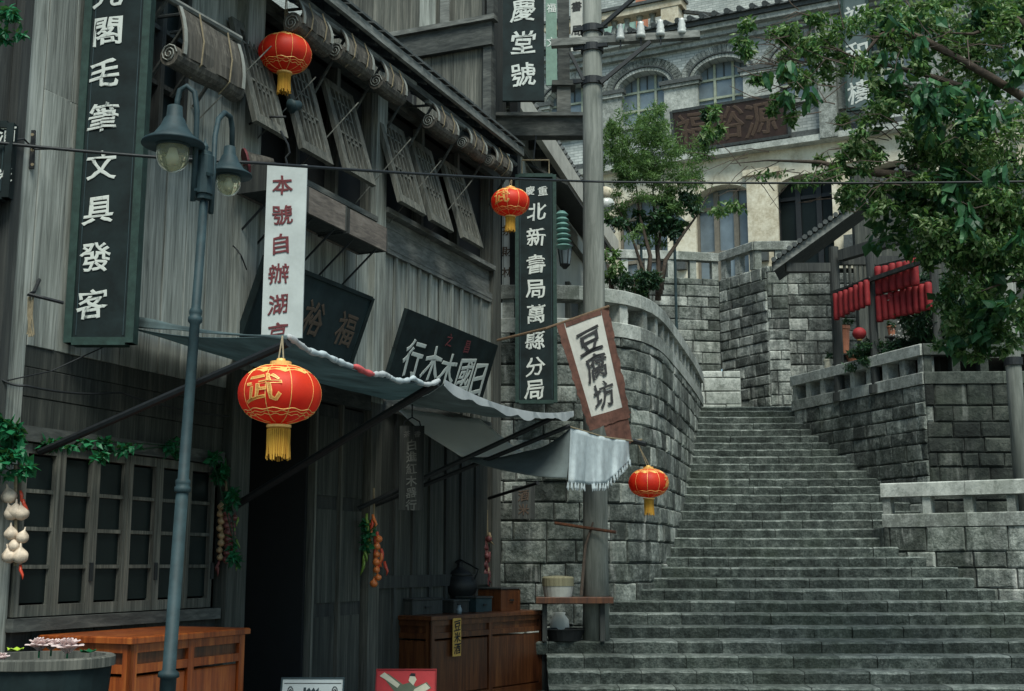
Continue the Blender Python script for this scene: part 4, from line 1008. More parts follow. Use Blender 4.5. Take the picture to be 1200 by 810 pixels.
# ------------------------------------------------------------------ utility pole
uy_ = 16.0; base = P(698.5, 748, uy_); tp = P(693.5, -30, uy_); base.z = step_z(3)
u = thing('utility_pole', 'thick grey utility pole standing on the steps with crossarm and white insulators', 'utility pole', base)
MB().lathe(base, [(.168, 0), (.16, 1.2), (.15, 3), (.138, 6), (.125, 9.5)], 28, (tp-base)).build('shaft', M['pole'], u, smooth=True)
pole_x = lambda py: P(698.5-5*(748-py)/748, py, uy_)
for py in (36, 58, 97): c = pole_x(py); MB().lathe(c, [(.155, -.05), (.155, .05)], 24).build('band', M['iron'], u); MB().beam(c+Vector((-.26, -.02, 0)), c+Vector((.2, -.16, 0)), .05, .05).build('band_bolt', M['iron'], u)
ya = uy_-.22
MB().beam(P(646, 51.5, ya+.2), P(820, 41, ya), .11, .1).build('crossarm', M['wood_hl'], u)
MB().beam(P(704, 97, ya), P(762, 49, ya-.06), .05, .05).build('brace', M['iron'], u); MB().beam(P(706, 30, ya-.05), P(745, -4, ya-.2), .05, .05).build('brace', M['iron'], u)
MB().beam(P(684, 94, ya), P(668, 62, ya), .04, .04).build('brace', M['iron'], u)
for px, py in ((727, 38), (751, 35), (774, 33), (799, 31)):
    c = P(px, py+6, ya); k = 1.05 if px > 740 else .95
    MB().lathe(c, [(.055*k, -.04), (.062*k, 0), (.05*k, .02), (.058*k, .04), (.045*k, .07), (.05*k, .1), (.035*k, .15), (.04*k, .18), (.0, .2)], 16).build('insulator', M['porcelain'], u, smooth=True)
    MB().tube([c-Vector((0, 0, .16)), c], .012, 6).build('pin', M['iron'], u)
# cables
def cable(label, pts, r=.011, sag=.0, n=12, name='cable'):
    out = []
    for a, b in zip(pts, pts[1:]):
        for i in range(n): t_ = i/n; out.append(a.lerp(b, t_)-Vector((0, 0, sag*4*t_*(1-t_))))
    out.append(pts[-1]); o = MB().tube(out, r, 6).build(name, M['iron'], None, cat='cable', label=label, smooth=True); return o
cable('long black overhead cable crossing the whole view from the plank wall into the tree', [P(-40, 163, 8.4), P(300, 191, 9.0), P(700, 213, 13.0), P(1260, 212, 12.0)], .012, .02)
cable('short wire tied to the iron bracket on the plank wall', [P(8, 165, 8.5), P(28, 163, 8.6), P(40, 175, 8.75), P(84, 174, 8.8)], .007)
cable('drooping black wire on the planks between window and brush sign', [P(-10, 436, 8.6), P(30, 452, 8.7), P(140, 460, 9.6), P(268, 488, 10.8)], .009, .03)
cable('thin wire rising behind the brush sign to the planks', [P(-10, 450, 8.6), P(60, 435, 9), P(136, 400, 9.4)], .005)
cable('thin curled loose wire on the tall corner post', [P(273, 288, 11.0), P(281, 296, 11.1), P(289, 316, 11.1), P(283, 300, 11.0), P(276, 291, 11.0)], .006)
br = thing('wall_bracket', 'small black iron bracket bolted to the planks left of the brush sign', 'bracket', P(38, 198, 8.75))
MB().beam(P(39, 153, 8.78), P(37, 198, 8.78), .035, .02, (0, 1, 0)).build('plate', M['iron'], br)
for y in (158, 176, 193): MB().lathe(P(38, y, 8.74), [(.012, -.005), (.012, .005)], 8, (0, 1, 0)).build('bolt', M['rope'], br)
hk = thing('wall_hook', 'iron hook with a worn brown tassel on the planks left of the brush sign', 'hook', P(34, 395, 8.7))
MB().tube([P(46, 328, 8.9), P(40, 342, 8.7), P(33, 345, 8.65), P(50, 349, 8.7), P(74, 355, 8.8)], .014, 6).build('hook_arm', M['iron'], hk)
m_ = MB()
for i in range(10): m_.tube([P(36+R.uniform(-3, 3), 348, 8.68), P(35+R.uniform(-4, 4), 370, 8.68), P(35+R.uniform(-5, 5), 393+R.uniform(-3, 3), 8.68)], .006, 4)
m_.build('tassel', M['rope'], hk)
# ------------------------------------------------------------------ far brick building
GP = Plane(0, 0, 0); GP.o = Vector((6.37, 33, 0)); GP.u = Vector((2.07, -1, 0)).normalized(); GP.n = Vector((GP.u.y, -GP.u.x, 0))
GS = lambda px, py, o=0: GP.S(px, py, o)
gb = thing('brick_building', 'pale grey brick building with arched windows above a cream ground floor, beyond the stairs', 'building', GP.pt(0, 0, 8.1))
def gbx(name, a0, a1, o0, o1, z0, z1, mat, parent=gb, **k): return MB().pbox(GP, a0, a1, o0, o1, z0, z1).build(name, mat, parent, **k)
A0, A1g = GS(600, 200)[0]-6, GS(1290, 200)[0]+4
z_led = GS(850, 180)[1]; z_cor = GS(850, 50)[1]; z_sill = GS(845, 131)[1]; z_spr = GS(845, 88)[1]; z_top = GS(845, 68)[1]
c1 = (GS(817, 100)[0]+GS(874, 100)[0])/2; hw = (GS(876, 100)[0]-GS(811, 100)[0])/2; pitchA = GS(845, 100)[0]-GS(754, 100)[0]
def arch_wall(ops, a0, a1, z0, z1, mat, name, depth=.35, n=14, plane=GP, o=0, parent=gb):
    mb = MB(); cur = a0
    def quad(p, q, r, s_): mb.add([p, q, r, s_], [(0, 1, 2, 3)])
    for (c, h, zb, zs, rise) in sorted(ops):
        l, r = c-h, c+h
        quad(plane.pt(cur, o, z0), plane.pt(l, o, z0), plane.pt(l, o, z1), plane.pt(cur, o, z1))
        f = lambda a: zs+rise*sqrt(max(0, 1-((a-c)/h)**2))
        for i in range(n):
            x0 = l+(r-l)*i/n; x1 = l+(r-l)*(i+1)/n
            quad(plane.pt(x0, o, f(x0)), plane.pt(x1, o, f(x1)), plane.pt(x1, o, z1), plane.pt(x0, o, z1))
            quad(plane.pt(x0, o, f(x0)), plane.pt(x0, o-depth, f(x0)), plane.pt(x1, o-depth, f(x1)), plane.pt(x1, o, f(x1)))
        if zb > z0+.02: quad(plane.pt(l, o, z0), plane.pt(r, o, z0), plane.pt(r, o, zb), plane.pt(l, o, zb)); quad(plane.pt(l, o, zb), plane.pt(r, o, zb), plane.pt(r, o-depth, zb), plane.pt(l, o-depth, zb))
        for x in (l, r): quad(plane.pt(x, o, zb), plane.pt(x, o-depth, zb), plane.pt(x, o-depth, zs+.001), plane.pt(x, o, zs+.001))
        cur = r
    quad(plane.pt(cur, o, z0), plane.pt(a1, o, z0), plane.pt(a1, o, z1), plane.pt(cur, o, z1))
    return mb.build(name, mat, parent)
ks = [k for k in range(-3, 6)]
ops = [(c1+pitchA*k, hw, z_sill, z_spr, z_top-z_spr) for k in ks if A0 < c1+pitchA*k-hw and c1+pitchA*k+hw < A1g]
arch_wall(ops, A0, A1g, z_led, z_cor, M['brick'], 'wall')
FR = plain('greenish_window_paint', (.33, .36, .27), .6, .2)
for (c, h, zb, zs, rise) in ops:
    wd = MB().pbox(GP, c-h, c+h, -.36, -.33, zb, zs+rise).build('window', M['glass_far'], gb)
    for k in range(4):
        a = c-h+2*h*k/3; zt = zs+rise*sqrt(max(0, 1-((a-c)/h)**2))*.98
        MB().pbox(GP, a-.035, a+.035, -.33, -.27, zb, zt).build('frame', FR, wd)
    for z in (zb+.05, zb+(zs-zb)*.5, zs+.02): MB().pbox(GP, c-h, c+h, -.33, -.28, z-.03, z+.03).build('frame', FR, wd)
    for k in range(7):
        a = c-h*.9+1.8*h*k/6; zt = zs+rise*sqrt(max(0, 1-((a-c)/h)**2))*.96; MB().pbox(GP, a-.015, a+.015, -.325, -.3, zs+.05, zt).build('frame', M['tile'], wd)
    # arch ring, dark hood and radiating soldier bricks
    for (r0, r1, oo, mt, nm, cnt) in ((1.0, 1.14, .05, M['stone_light'], 'arch_stone', 15), (1.155, 1.21, .09, M['tile'], 'hood_mould', 1), (1.22, 1.55, .035, M['stone_far'], 'soldier_brick', 27)):
        m_ = MB(); n = 27
        for i in range(n):
            t0 = pi*(i+.06)/n; t1 = pi*(i+.94)/n
            if nm == 'hood_mould': t0, t1 = pi*i/n, pi*(i+1)/n
            def q(t, r, o): return GP.pt(c-cos(t)*(h*1.0+(r-1)*1.0*h*.9), o, zs+sin(t)*(rise+(r-1)*h*.9))
            m_.add([q(t0, r0, 0), q(t1, r0, 0), q(t1, r1, 0), q(t0, r1, 0), q(t0, r0, oo), q(t1, r0, oo), q(t1, r1, oo), q(t0, r1, oo)],
                   [(4, 5, 6, 7), (0, 1, 5, 4), (1, 2, 6, 5), (2, 3, 7, 6), (3, 0, 4, 7)])
        m_.build(nm, mt, gb, 'stuff' if nm == 'soldier_brick' else None)
    a = c+pitchA/2
    gbx('pilaster', a-.5, a+.5, .0, .13, z_sill-.5, zs-.1, M['stone_light']); gbx('pilaster_cap', a-.62, a+.62, 0, .24, zs-.1, zs+.02, M['tile']); gbx('pilaster_cap', a-.56, a+.56, 0, .2, zs-.2, zs-.1, M['stone_light'])
# ledges / cornice
gbx('ledge', A0, A1g, 0, .35, z_led-.12, z_led+.05, M['stone_light']); gbx('ledge', A0, A1g, 0, .22, z_led+.05, z_led+.25, M['tile']); gbx('ledge', A0, A1g, 0, .12, z_sill-.12, z_sill, M['stone_light'])
for k, (zz, oo, mt) in enumerate(((0, .15, 'stone_light'), (.16, .26, 'brick'), (.30, .42, 'stone_light'), (.46, .5, 'tile'))): gbx('cornice', A0, A1g, -.3, oo, z_cor+zz, z_cor+zz+.15, M[mt])
tl = MB(); a = A0
while a < A1g:
    tl.tube([GP.pt(a, -.5, z_cor+.95), GP.pt(a, .62, z_cor+.66)], .085, 7); a += .36
tl.build('tile_row', M['tile'], gb, 'stuff')
MB().hexa(GP.pt(A0, .58, z_cor+.58), GP.u*(A1g-A0), GP.n*-2.2+Vector((0, 0, .55)), (0, 0, .04)).build('roof_slope', M['tile'], gb)
# ground floor
z_g = 8.1; z_ar = GS(850, 216)[1]; hw2 = (GS(882, 250)[0]-GS(812, 250)[0])/2; c2_ = (GS(882, 250)[0]+GS(812, 250)[0])/2; p2 = GS(945, 250)[0]-GS(847, 250)[0]
ops2 = [(c2_+p2*k, hw2, z_g+.02, z_ar-.45, .45) for k in range(-4, 5) if A0 < c2_+p2*k-hw2 and c2_+p2*k+hw2 < A1g]
arch_wall(ops2, A0, A1g, z_g, z_led-.12, M['cream'], 'ground_floor_wall', .5)
BF = plain('brown_grey_frame', (.16, .14, .11), .6, .2)
for (c, h, zb, zs, rise) in ops2:
    far = c > c2_+p2*.4
    wd = MB().pbox(GP, c-h, c+h, -.5, -.46, zb, zs+rise).build('window', M['glass_dark'] if far else M['glass_far'], gb)
    for k in range(4): a = c-h+2*h*k/3; MB().pbox(GP, a-.07, a+.07, -.46, -.36, zb, zs+rise*.8).build('frame', BF if not far else M['iron'], wd)
    for z in (zb+.8, zb+2.0, zs-.1): MB().pbox(GP, c-h, c+h, -.46, -.38, z-.05, z+.05).build('frame', BF if not far else M['iron'], wd)
    a = c+p2/2; gbx('pier', a-.42, a+.42, .0, .12, z_g, z_ar+.1, M['cream']); gbx('pier_cap', a-.5, a+.5, 0, .2, z_ar+.1, z_ar+.26, M['cream'])
    gbx('wall_lamp', a-.14, a+.14, .12, .3, z_g+1.5, z_g+1.95, M['tile'])
a = GS(973, 120)[0]; gbx('drain_pillar', a-.24, a+.24, 0, .4, z_led-.1, z_cor, M['stone_light'])
# name board
s0 = GS(789, 135, .4)[0]; s1 = GS(925, 135, .4)[0]; z0 = GS(850, 170, .4)[1]; z1 = GS(850, 121, .6)[1]
b = Board(GP.pt(s0, .35, z0), GP.u, GP.pt(s0, .65, z1)-GP.pt(s0, .35, z0), s1-s0, (GP.pt(s0, .65, z1)-GP.pt(s0, .35, z0)).length)
board('name_board', 'large dark brown name board with faded golden characters on the far brick building', b, plain('dark_brown_lacquer', (.045, .022, .018), .5, .4, 3), frame=M['tile'], fw=.08, th=.1, chars=[('裕', .48, .5, .95, M['char_gold']), ('源', .77, .5, .95, M['char_gold']), ('福', .18, .5, .95, M['char_gold'])])
# vertical sign high right
q = GS(1006, 60, .5); wS = GS(1022, 100, .5)[0]-GS(991, 100, .5)[0]; zS = GS(1006, 128, .5)[1]; b = Board(GP.pt(GS(991, 100, .5)[0], .5, zS), GP.u, (0, 0, 1), wS, 4.1)
hS = lambda py: (GS(1006, py, .5)[1]-zS)/4.1
board('hanging_sign', 'grey green vertical signboard with white characters high on the far brick building', b, plain('grey_green_board', (.06, .09, .09), .6, .2, 3), frame=M['sign_green'], fw=.06, th=.1, chars=[('樓', .5, hS(108), .62), ('和', .5, hS(62), .62), ('福', .5, hS(18), .62)], cmat=M['char_white'])
# roof-top balcony with balusters, cream
bz = z_cor+.4; q0 = GS(640, 40, -1.6)[0]; q1 = GS(797, 20, -1.6)[0]; rc = thing('roof_balcony', 'cream balcony with rounded balusters above the brick cornice', 'balcony', GP.pt((q0+q1)/2, -1.6, bz))
zr1 = GS(780, 12, -1.6)[1]; zr0 = GS(780, 39, -1.6)[1]
def rb(name, a0, a1, o0, o1, z0, z1, mat): return MB().pbox(GP, a0, a1, o0, o1, z0, z1).build(name, mat, rc)
rb('base_slab', q0, q1, -1.9, -1.5, zr0-.9, zr0, M['cream']); rb('rail', q0, q1+.1, -1.95, -1.4, zr1, zr1+.22, M['cream']); rb('rail_cap', q0, q1+.15, -2.0, -1.33, zr1+.225, zr1+.32, M['tile'])
rb('corner_pier', q1-.55, q1, -1.98, -1.42, zr0, zr1, M['cream'])
H_ = zr1-zr0; a = q0+.2
while a < q1-.75:
    MB().lathe(GP.pt(a, -1.7, zr0), [(.12, 0), (.09, .1*H_), (.14, .35*H_), (.1, .6*H_), (.07, .8*H_), (.12, H_)], 10).build('baluster', M['stone_light'], rc, smooth=True); a += .42
for i in range(3): MB().hexa(GP.pt(q1-.05, -1.9-i*.01, zr0+i*H_/2.2), GP.u*1.6+Vector((0, 0, -.5)), GP.n*.12, (0, 0, .1)).build('side_rail', M['wood_dark'], rc)
bk = thing('background_house', 'cream and grey house behind the roof balcony, mostly hidden', 'house', GP.pt(0, -7, 12))
MB().pbox(GP, A0-14, A1g+12, -9, -6.5, 8.2, z_cor+1.2).build('wall', M['cream'], bk); MB().pbox(GP, A0-14, A1g+12, -9.5, -7, z_cor+1.2, z_cor+9).build('upper_wall', M['brick'], bk)
MB().pbox(GP, GS(700, 20, -6.4)[0], GS(752, 20, -6.4)[0], -6.6, -6.4, zr1+.6, zr1+2.6).build('glazed_screen', plain('pale_green_screen', (.25, .38, .32), .5, .2, 4), bk)
MB().pbox(GP, GS(745, 10, -6.3)[0], GS(757, 10, -6.3)[0], -6.5, -6.3, zr1+.4, zr1+3.2).build('orange_sign', M['terracotta'], bk)
MB().pbox(GP, GS(800, 10, -3)[0], A1g, -6, -3, z_cor+.7, z_cor+1.5).build('parapet', M['cream'], bk)

# ------------------------------------------------------------------ pale side building between the black boards and the pole
IP = Plane(-5.12, 0, .245)
ib = thing('pale_side_house', 'pale plastered house with a long sloping tiled eave behind the hanging signs', 'house', IP.pt(24, 0, 4.74))
IW = plain('pale_plaster', (.42, .42, .38), .9, .18, 1.5, bmp=.2)
def ibx(name, a0, a1, o0, o1, z0, z1, mat): return MB().pbox(IP, a0, a1, o0, o1, z0, z1).build(name, mat, ib)
ie = IP.S(614, 118, .3)[1]
ibx('wall', 18, 30.5, -.3, 0, 4.74, ie-.1, IW); ibx('fascia', 18, 31, .3, .42, ie-.42, ie, plain('pale_fascia', (.45, .43, .38), .8, .2, 3))
for i in range(22): ibx('rafter_end', 18.4+i*.55, 18.5+i*.55, 0, .3, ie-.3, ie-.14, M['wood_mid'])
MB().hexa(IP.pt(18, .35, ie), IP.u*13, IP.n*-2.4+Vector((0, 0, 2.6)), (0, 0, .08)).build('roof_slope', M['tile'], ib)
rt = MB()
for i in range(44): rt.tube([IP.pt(18.1+i*.29, .38, ie+.1), IP.pt(18.1+i*.29, -2.0, ie+2.68)], .06, 5)
rt.build('roof_tiles', M['tile'], ib, 'stuff')
# lower awning roof, shutters and lantern of that house
ibx('door_frame', 26.2, 26.4, 0, .1, 4.74, 7.4, M['wood_mid']); ibx('doorway', 26.4, 27.8, -.28, .02, 4.74, 7.3, M['tile'])
z5 = IP.S(655, 228, .3)[1]; MB().hexa(IP.pt(22.5, .05, z5+.1), IP.u*5.2, IP.n*.75+Vector((0, 0, -.45)), (0, 0, .05)).build('door_canopy', M['wood_dark'], ib)
for i in range(4):
    zz = IP.S(640, 150+i*32, .1)[1]; ibx('ledge', 19+i, 30, 0, .1, zz, zz+.07, M['wood_mid'])
wl_ = thing('wall_lantern', 'small black wall lantern right of the tall black signboard', 'lamp', P(662, 312, 22.5))
cL = P(662, 300, 22.5)
MB().lathe(cL, [(.13, .2), (.17, .17), (.02, .36), (.0, .42)], 6).build('cap', M['iron'], wl_); MB().lathe(cL, [(.09, -.17), (.13, .17)], 6).build('glass', M['glass_far'], wl_); MB().lathe(cL, [(.03, -.25), (.1, -.18), (.1, -.16)], 6).build('base', M['iron'], wl_)
for k in range(6): a = k*pi/3; MB().tube([cL+Vector((cos(a)*.09, sin(a)*.09, -.17)), cL+Vector((cos(a)*.135, sin(a)*.135, .18))], .012, 4).build('bar', M['iron'], wl_)
pg = thing('ribbed_shade_string', 'pale green string of ribbed paper shades beside the tall black signboard', 'ornament', P(658, 292, 22))
for i in range(7): MB().lathe(P(658+i*.4, 252+i*6.2, 22), [(.06, .07), (.13+.006*i, 0), (.06, -.05)], 12).build('shade', plain('pale_green_glaze', (.11, .22, .2), .5, .2) if i == 0 else bpy.data.materials['pale_green_glaze'], pg)
for n_, (px, py) in enumerate(((709, 228), (710, 240))):
    t = thing('globe_lamp', ['upper cream paper globe lamp beside the utility pole', 'lower white paper globe lamp beside the utility pole'][n_], 'lamp', P(px, py+6, 24))
    MB().lathe(P(px, py, 24), [(.0, -.16)]+[(.18*cos(a), .16*sin(a)) for a in [-1.2+i*.24 for i in range(11)]]+[(0, .16)], 18).build('globe', M['porcelain'] if n_ else M['cream'], t, smooth=True)
    MB().tube([P(px, py-5, 24), P(px-3, py-16, 24)], .015, 5).build('hook', M['iron'], t)
for n_, (px, py, k, sd_) in enumerate(((751, 272, 1, 'left'), (790, 263, 1.25, 'right'))):
    c = P(px, py, 24.5); t = thing('garden_lamp', ['smaller hat shaped garden lamp among the stems of the young tree', 'larger hat shaped garden lamp right of the young tree trunks'][n_], 'lamp', Vector((c.x, c.y, 4.74)))
    MB().lathe(c, [(.26*k, 0), (.2*k, .04), (.06*k, .16*k), (0, .26*k)], 14).build('hat', M['lamp_metal'], t); MB().lathe(c, [(.08*k, -.26*k), (.1*k, 0)], 8).build('glass', M['glass_far'], t)
    MB().lathe(Vector((c.x, c.y, 4.74)), [(.08, 0), (.03, .3), (.028, c.z-4.74-.26*k)], 8).build('post', M['lamp_metal'], t)

# ------------------------------------------------------------------ foliage
LEAF6 = lambda: None
def leaf_geo(mb, p, d, up, L, W):
    side = d.cross(up).normalized(); up = side.cross(d).normalized(); b = len(mb.v)
    mb.v += [p, p+d*L*.42+side*W*.5-up*L*.05, p+d*L-up*L*.12, p+d*L*.42-side*W*.5-up*L*.05, p+d*L*.45+up*W*.10]
    mb.f += [(b, b+1, b+4), (b+1, b+2, b+4), (b+2, b+3, b+4), (b+3, b, b+4)]
def rdir(rn, down=.0):
    while True:
        v = Vector((rn.gauss(0, 1), rn.gauss(0, 1), rn.gauss(0, 1)-down))
        if v.length > .2: return v.normalized()
def blob_points(rn, blobs, total):
    wsum = sum(b[6] for b in blobs); out = []
    for (px, py, rx, ry, Y, dy, wt) in blobs:
        c = P(px, py, Y); k = Y/F; n = int(total*wt/wsum)
        subs = []
        for _ in range(max(5, n//90)):
            v = rdir(rn); r = rn.random()**.45; subs.append((v*r, rn.uniform(.14, .34)))
        for _ in range(n):
            s_, rr = rn.choice(subs); w_ = rdir(rn)*rr*rn.random()**.5; q = s_+w_
            out.append(c+Vector((q.x*rx*k, q.y*dy, q.z*ry*k)))
    return out
def foliage(name, mat, parent, blobs, total, L, W, seed, down=.5, kind='stuff'):
    rn = random.Random(seed); mb = MB()
    for p in blob_points(rn, blobs, total):
        s_ = rn.uniform(.6, 1.35); leaf_geo(mb, p, rdir(rn, down), rdir(rn, -1.2), L*s_, W*s_)
    return mb.build(name, mat, parent, kind)
def limb(name, pts, r, parent, mat=None, n=7):
    pp = [P(*q) for q in pts]; m = len(pp)
    return MB().tube(pp, [r*max(.04, 1-i/(m-1))**1.25 for i in range(m)], n).build(name, mat or M['bark'], parent, smooth=True)
# big tree on the right
bt = thing('large_tree', 'large leafy tree hanging over the pavilion from the right edge', 'tree', P(1330, 600, 13.5))
limb('trunk', [(1345, 660, 13.5), (1330, 480, 13.5), (1300, 330, 13.5), (1250, 265, 13.4), (1195, 245, 13.3), (1150, 226, 13.2), (1120, 214, 13.1), (1060, 206, 13), (1000, 200, 13), (960, 190, 13), (900, 188, 13), (855, 192, 13)], .19, bt, n=9)
limb('limb', [(1300, 330, 13.5), (1290, 150, 13.4), (1240, 60, 13.2), (1190, 22, 13), (1140, 40, 12.8), (1100, 38, 12.8)], .13, bt)
limb('limb', [(1240, 140, 13.2), (1160, 90, 12.9), (1080, 45, 12.8), (1050, 35, 12.8), (1030, 42, 12.7), (1008, 70, 12.7), (985, 60, 12.7), (950, 52, 12.7), (890, 40, 12.7)], .055, bt)
limb('limb', [(1150, 110, 13), (1100, 92, 12.9), (1035, 75, 12.8), (1010, 70, 12.8), (995, 55, 12.8), (975, 30, 12.8)], .04, bt)
limb('limb', [(1300, 330, 13.5), (1240, 320, 13.2), (1180, 330, 13), (1140, 345, 12.9)], .07, bt)
twg = MB(); rn = random.Random(4)
for i in range(190):
    x, y = rn.uniform(900, 1180), rn.uniform(5, 240)
    if y > 120 and x < 960: y = rn.uniform(35, 110)
    Y = rn.uniform(12.3, 13.4); p = P(x, y, Y); d = Vector((rn.uniform(-1, -.1), rn.uniform(-.3, .3), rn.uniform(-.6, .5))).normalized(); L = rn.uniform(.15, .5)
    q = p+d*L*.5+Vector((0, 0, rn.uniform(-.05, .05))); twg.tube([p, q, p+d*L+Vector((0, 0, rn.uniform(-.1, .1)))], [.008, .006, .003], 4, cap=False)
for i in range(16):
    x, y = rn.uniform(830, 960), rn.uniform(178, 225); p = P(x, y, 13); d = Vector((rn.uniform(-1, .6), 0, rn.uniform(-.7, .4))).normalized(); twg.tube([p, p+d*.2+Vector((0, 0, .03)), p+d*rn.uniform(.3, .6)], [.007, .005, .003], 4, cap=False)
twg.build('twigs', M['bark'], bt, 'stuff')
RB = [(1140, 60, 70, 70, 13.2, .9, 10), (1170, 190, 70, 85, 13, .9, 14), (1100, 175, 60, 70, 13, .8, 12), (1130, 270, 90, 60, 13.2, .9, 15), (1165, 345, 55, 65, 13.2, .7, 9),
      (1060, 235, 50, 32, 13, .6, 6), (1040, 40, 65, 45, 12.9, .6, 5), (1060, 110, 50, 45, 13, .5, 4), (1110, 20, 60, 30, 13, .6, 4), (1140, 390, 55, 30, 13.6, .5, 4), (925, 75, 58, 40, 12.8, .5, 4.2), (925, 118, 24, 34, 12.8, .4, 2.2), (985, 175, 45, 35, 12.9, .5, 1.8), (1020, 140, 45, 50, 12.9, .5, 3), (960, 35, 60, 35, 12.9, .5, 2.2),
      (990, 60, 60, 60, 12.9, .5, 2.2), (1000, 205, 45, 35, 12.9, .5, 3), (1190, 290, 50, 100, 13.4, .9, 8), (830, 150, 24, 26, 13, .3, .8), (1190, 10, 50, 50, 13.4, .8, 6), (890, 45, 34, 28, 12.8, .4, 1.4), (1120, 300, 40, 40, 13.4, .5, 3), (1110, 340, 24, 26, 13.4, .4, 1), (950, 205, 60, 16, 12.9, .3, 1.0), (850, 245, 50, 18, 13, .3, .6)]
foliage('foliage', M['leaf_r'], bt, RB, 33000, .078, .038, 21)
foliage('foliage', M['leaf_big'], bt, [b for b in RB if b[0] > 1030], 1500, .15, .11, 22)
rn = random.Random(8)
pts = blob_points(rn, [(1110, 120, 85, 110, 12.2, .5, 4), (1150, 240, 60, 60, 12.2, .5, 2), (925, 95, 45, 40, 12.3, .3, 1), (1040, 50, 60, 45, 12.3, .3, 1.2)], 270)
meshes = []
for k in range(5):
    mb = MB(); s_ = .20
    prof = [(0, 0), (.15, .42), (.4, .5), (.62, .34), (.8, .3), (1, 0)]
    vs = []; 
    for x, h_ in prof: vs += [Vector((-h_*s_*.5, x*s_, -.03*s_*k*x)), Vector((0, x*s_, .06*s_)), Vector((h_*s_*.5, x*s_, -.03*s_*k*x))]
    fs = []
    for i in range(len(prof)-1): fs += [(3*i, 3*i+1, 3*i+4, 3*i+3), (3*i+1, 3*i+2, 3*i+5, 3*i+4)]
    me = bpy.data.meshes.new('leaf'); me.from_pydata(vs, [], fs); me.materials.append(M['leaf_big']); meshes.append(me)
for p in pts:
    o = bpy.data.objects.new('leaf', rn.choice(meshes)); link(o, bt, p); o.rotation_euler = (rn.uniform(-1.9, -.6), rn.uniform(-.7, .7), rn.uniform(0, 6.28)); s_ = rn.uniform(.6, 1.1); o.scale = (s_, s_, s_)

# young tree in the middle
yt = thing('young_tree', 'young feathery light green tree with several thin stems on the upper terrace', 'tree', P(765, 345, 21.5))
for pts_ in ([(758, 352, 21.5), (756, 325, 21.5), (748, 300, 21.5), (738, 270, 21.4), (722, 240, 21.3), (715, 215, 21.3)], [(771, 352, 21.6), (772, 320, 21.6), (771, 290, 21.6), (778, 250, 21.6), (785, 220, 21.6), (790, 190, 21.5)],
             [(773, 345, 21.5), (780, 305, 21.5), (800, 275, 21.5), (815, 255, 21.5), (832, 225, 21.5), (838, 205, 21.4)], [(759, 340, 21.4), (762, 300, 21.4), (750, 255, 21.3), (745, 215, 21.3), (738, 180, 21.3)], [(775, 340, 21.7), (768, 270, 21.7), (765, 220, 21.7), (770, 170, 21.6)],
             [(718, 345, 21), (714, 320, 21), (708, 300, 21)]):
    limb('stem', pts_, .055, yt, n=6)
MBl = [(752, 165, 48, 46, 21.4, .8, 10), (802, 190, 50, 40, 21.5, .7, 7), (775, 215, 50, 25, 21.5, .6, 3), (725, 190, 26, 34, 21.3, .5, 4.5), (765, 135, 26, 22, 21.4, .5, 2.4), (795, 245, 34, 24, 21.5, .5, 2.6), (735, 238, 34, 26, 21.3, .5, 2.4), (760, 275, 40, 20, 21.3, .5, 1.2), (715, 150, 16, 26, 21.2, .4, 2), (828, 160, 18, 18, 21.5, .4, .6), (750, 205, 46, 20, 21.4, .6, 3.0)]
foliage('foliage', M['leaf_m'], yt, MBl, 18000, .085, .021, 31, down=.1)
foliage('foliage', M['leaf_d'], yt, [(745, 258, 40, 18, 21.4, .5, 3), (800, 245, 34, 22, 21.6, .5, 3), (790, 270, 26, 14, 21.6, .4, 1), (828, 150, 14, 22, 21.3, .3, 1)], 3200, .1, .05, 32)
for i, (px, py, rx, ry, n_, lb) in enumerate(((745, 330, 34, 16, 2600, 'low dark shrub at the foot of the young tree behind the curved balustrade'), (715, 312, 14, 26, 700, 'thin twiggy shrub close to the utility pole on the terrace'))):
    s_ = thing('shrub', lb, 'shrub', P(px, py+ry, 20.8)); foliage('foliage', M['leaf_d'] if i == 0 else M['leaf_m'], s_, [(px, py, rx, ry, 20.8, .5, 1)], n_, .08, .035, 40+i); limb('stem', [(px, py+ry+8, 20.8), (px-2, py, 20.8), (px-6, py-ry, 20.8)], .02, s_)
# leaves at the very top left corner
tc_ = thing('overhanging_branch', 'green leaves poking into the top left corner before the planks', 'branch', P(5, 20, 7.6)); foliage('foliage', M['leaf_g'], tc_, [(0, 15, 26, 22, 7.6, .15, 2), (8, 42, 20, 7, 7.6, .1, .7)], 420, .06, .03, 50); limb('twig', [(-30, 5, 7.6), (0, 12, 7.6), (22, 25, 7.6)], .012, tc_)

# ------------------------------------------------------------------ pavilion on the right terrace
pv = thing('pavilion', 'dark timber pavilion with a raked tiled roof half hidden by the large tree', 'pavilion', (7.2, 22.2, 4.47))
YV = 22.3
def pvb(name, px0, py0, px1, py1, y0, y1, mat):
    a = P(px0, py0, y0); b = P(px1, py1, y0); return MB().box(a.x, b.x, y0, y1, a.z, b.z).build(name, mat, pv)
v0 = P(906, 318, YV); v1 = P(1062, 205, YV)
MB().hexa(v0, v1-v0, (0, .1, 0), (.02, 0, .17)).build('verge_board', M['wood_hl'], pv)
MB().hexa(v0+Vector((0, .1, .12)), v1-v0, (.4, 1.2, 0), (0, 0, .07)).build('roof_deck', M['wood_dark'], pv)
d = (v1-v0); 
for i in range(26):
    p = v0+d*(i/26)+Vector((0, 0, .21)); MB().tube([p+Vector((0, -.08, 0)), p+Vector((.4, 1.2, 0))], .05, 6).build('tile_roll', M['tile'], pv)
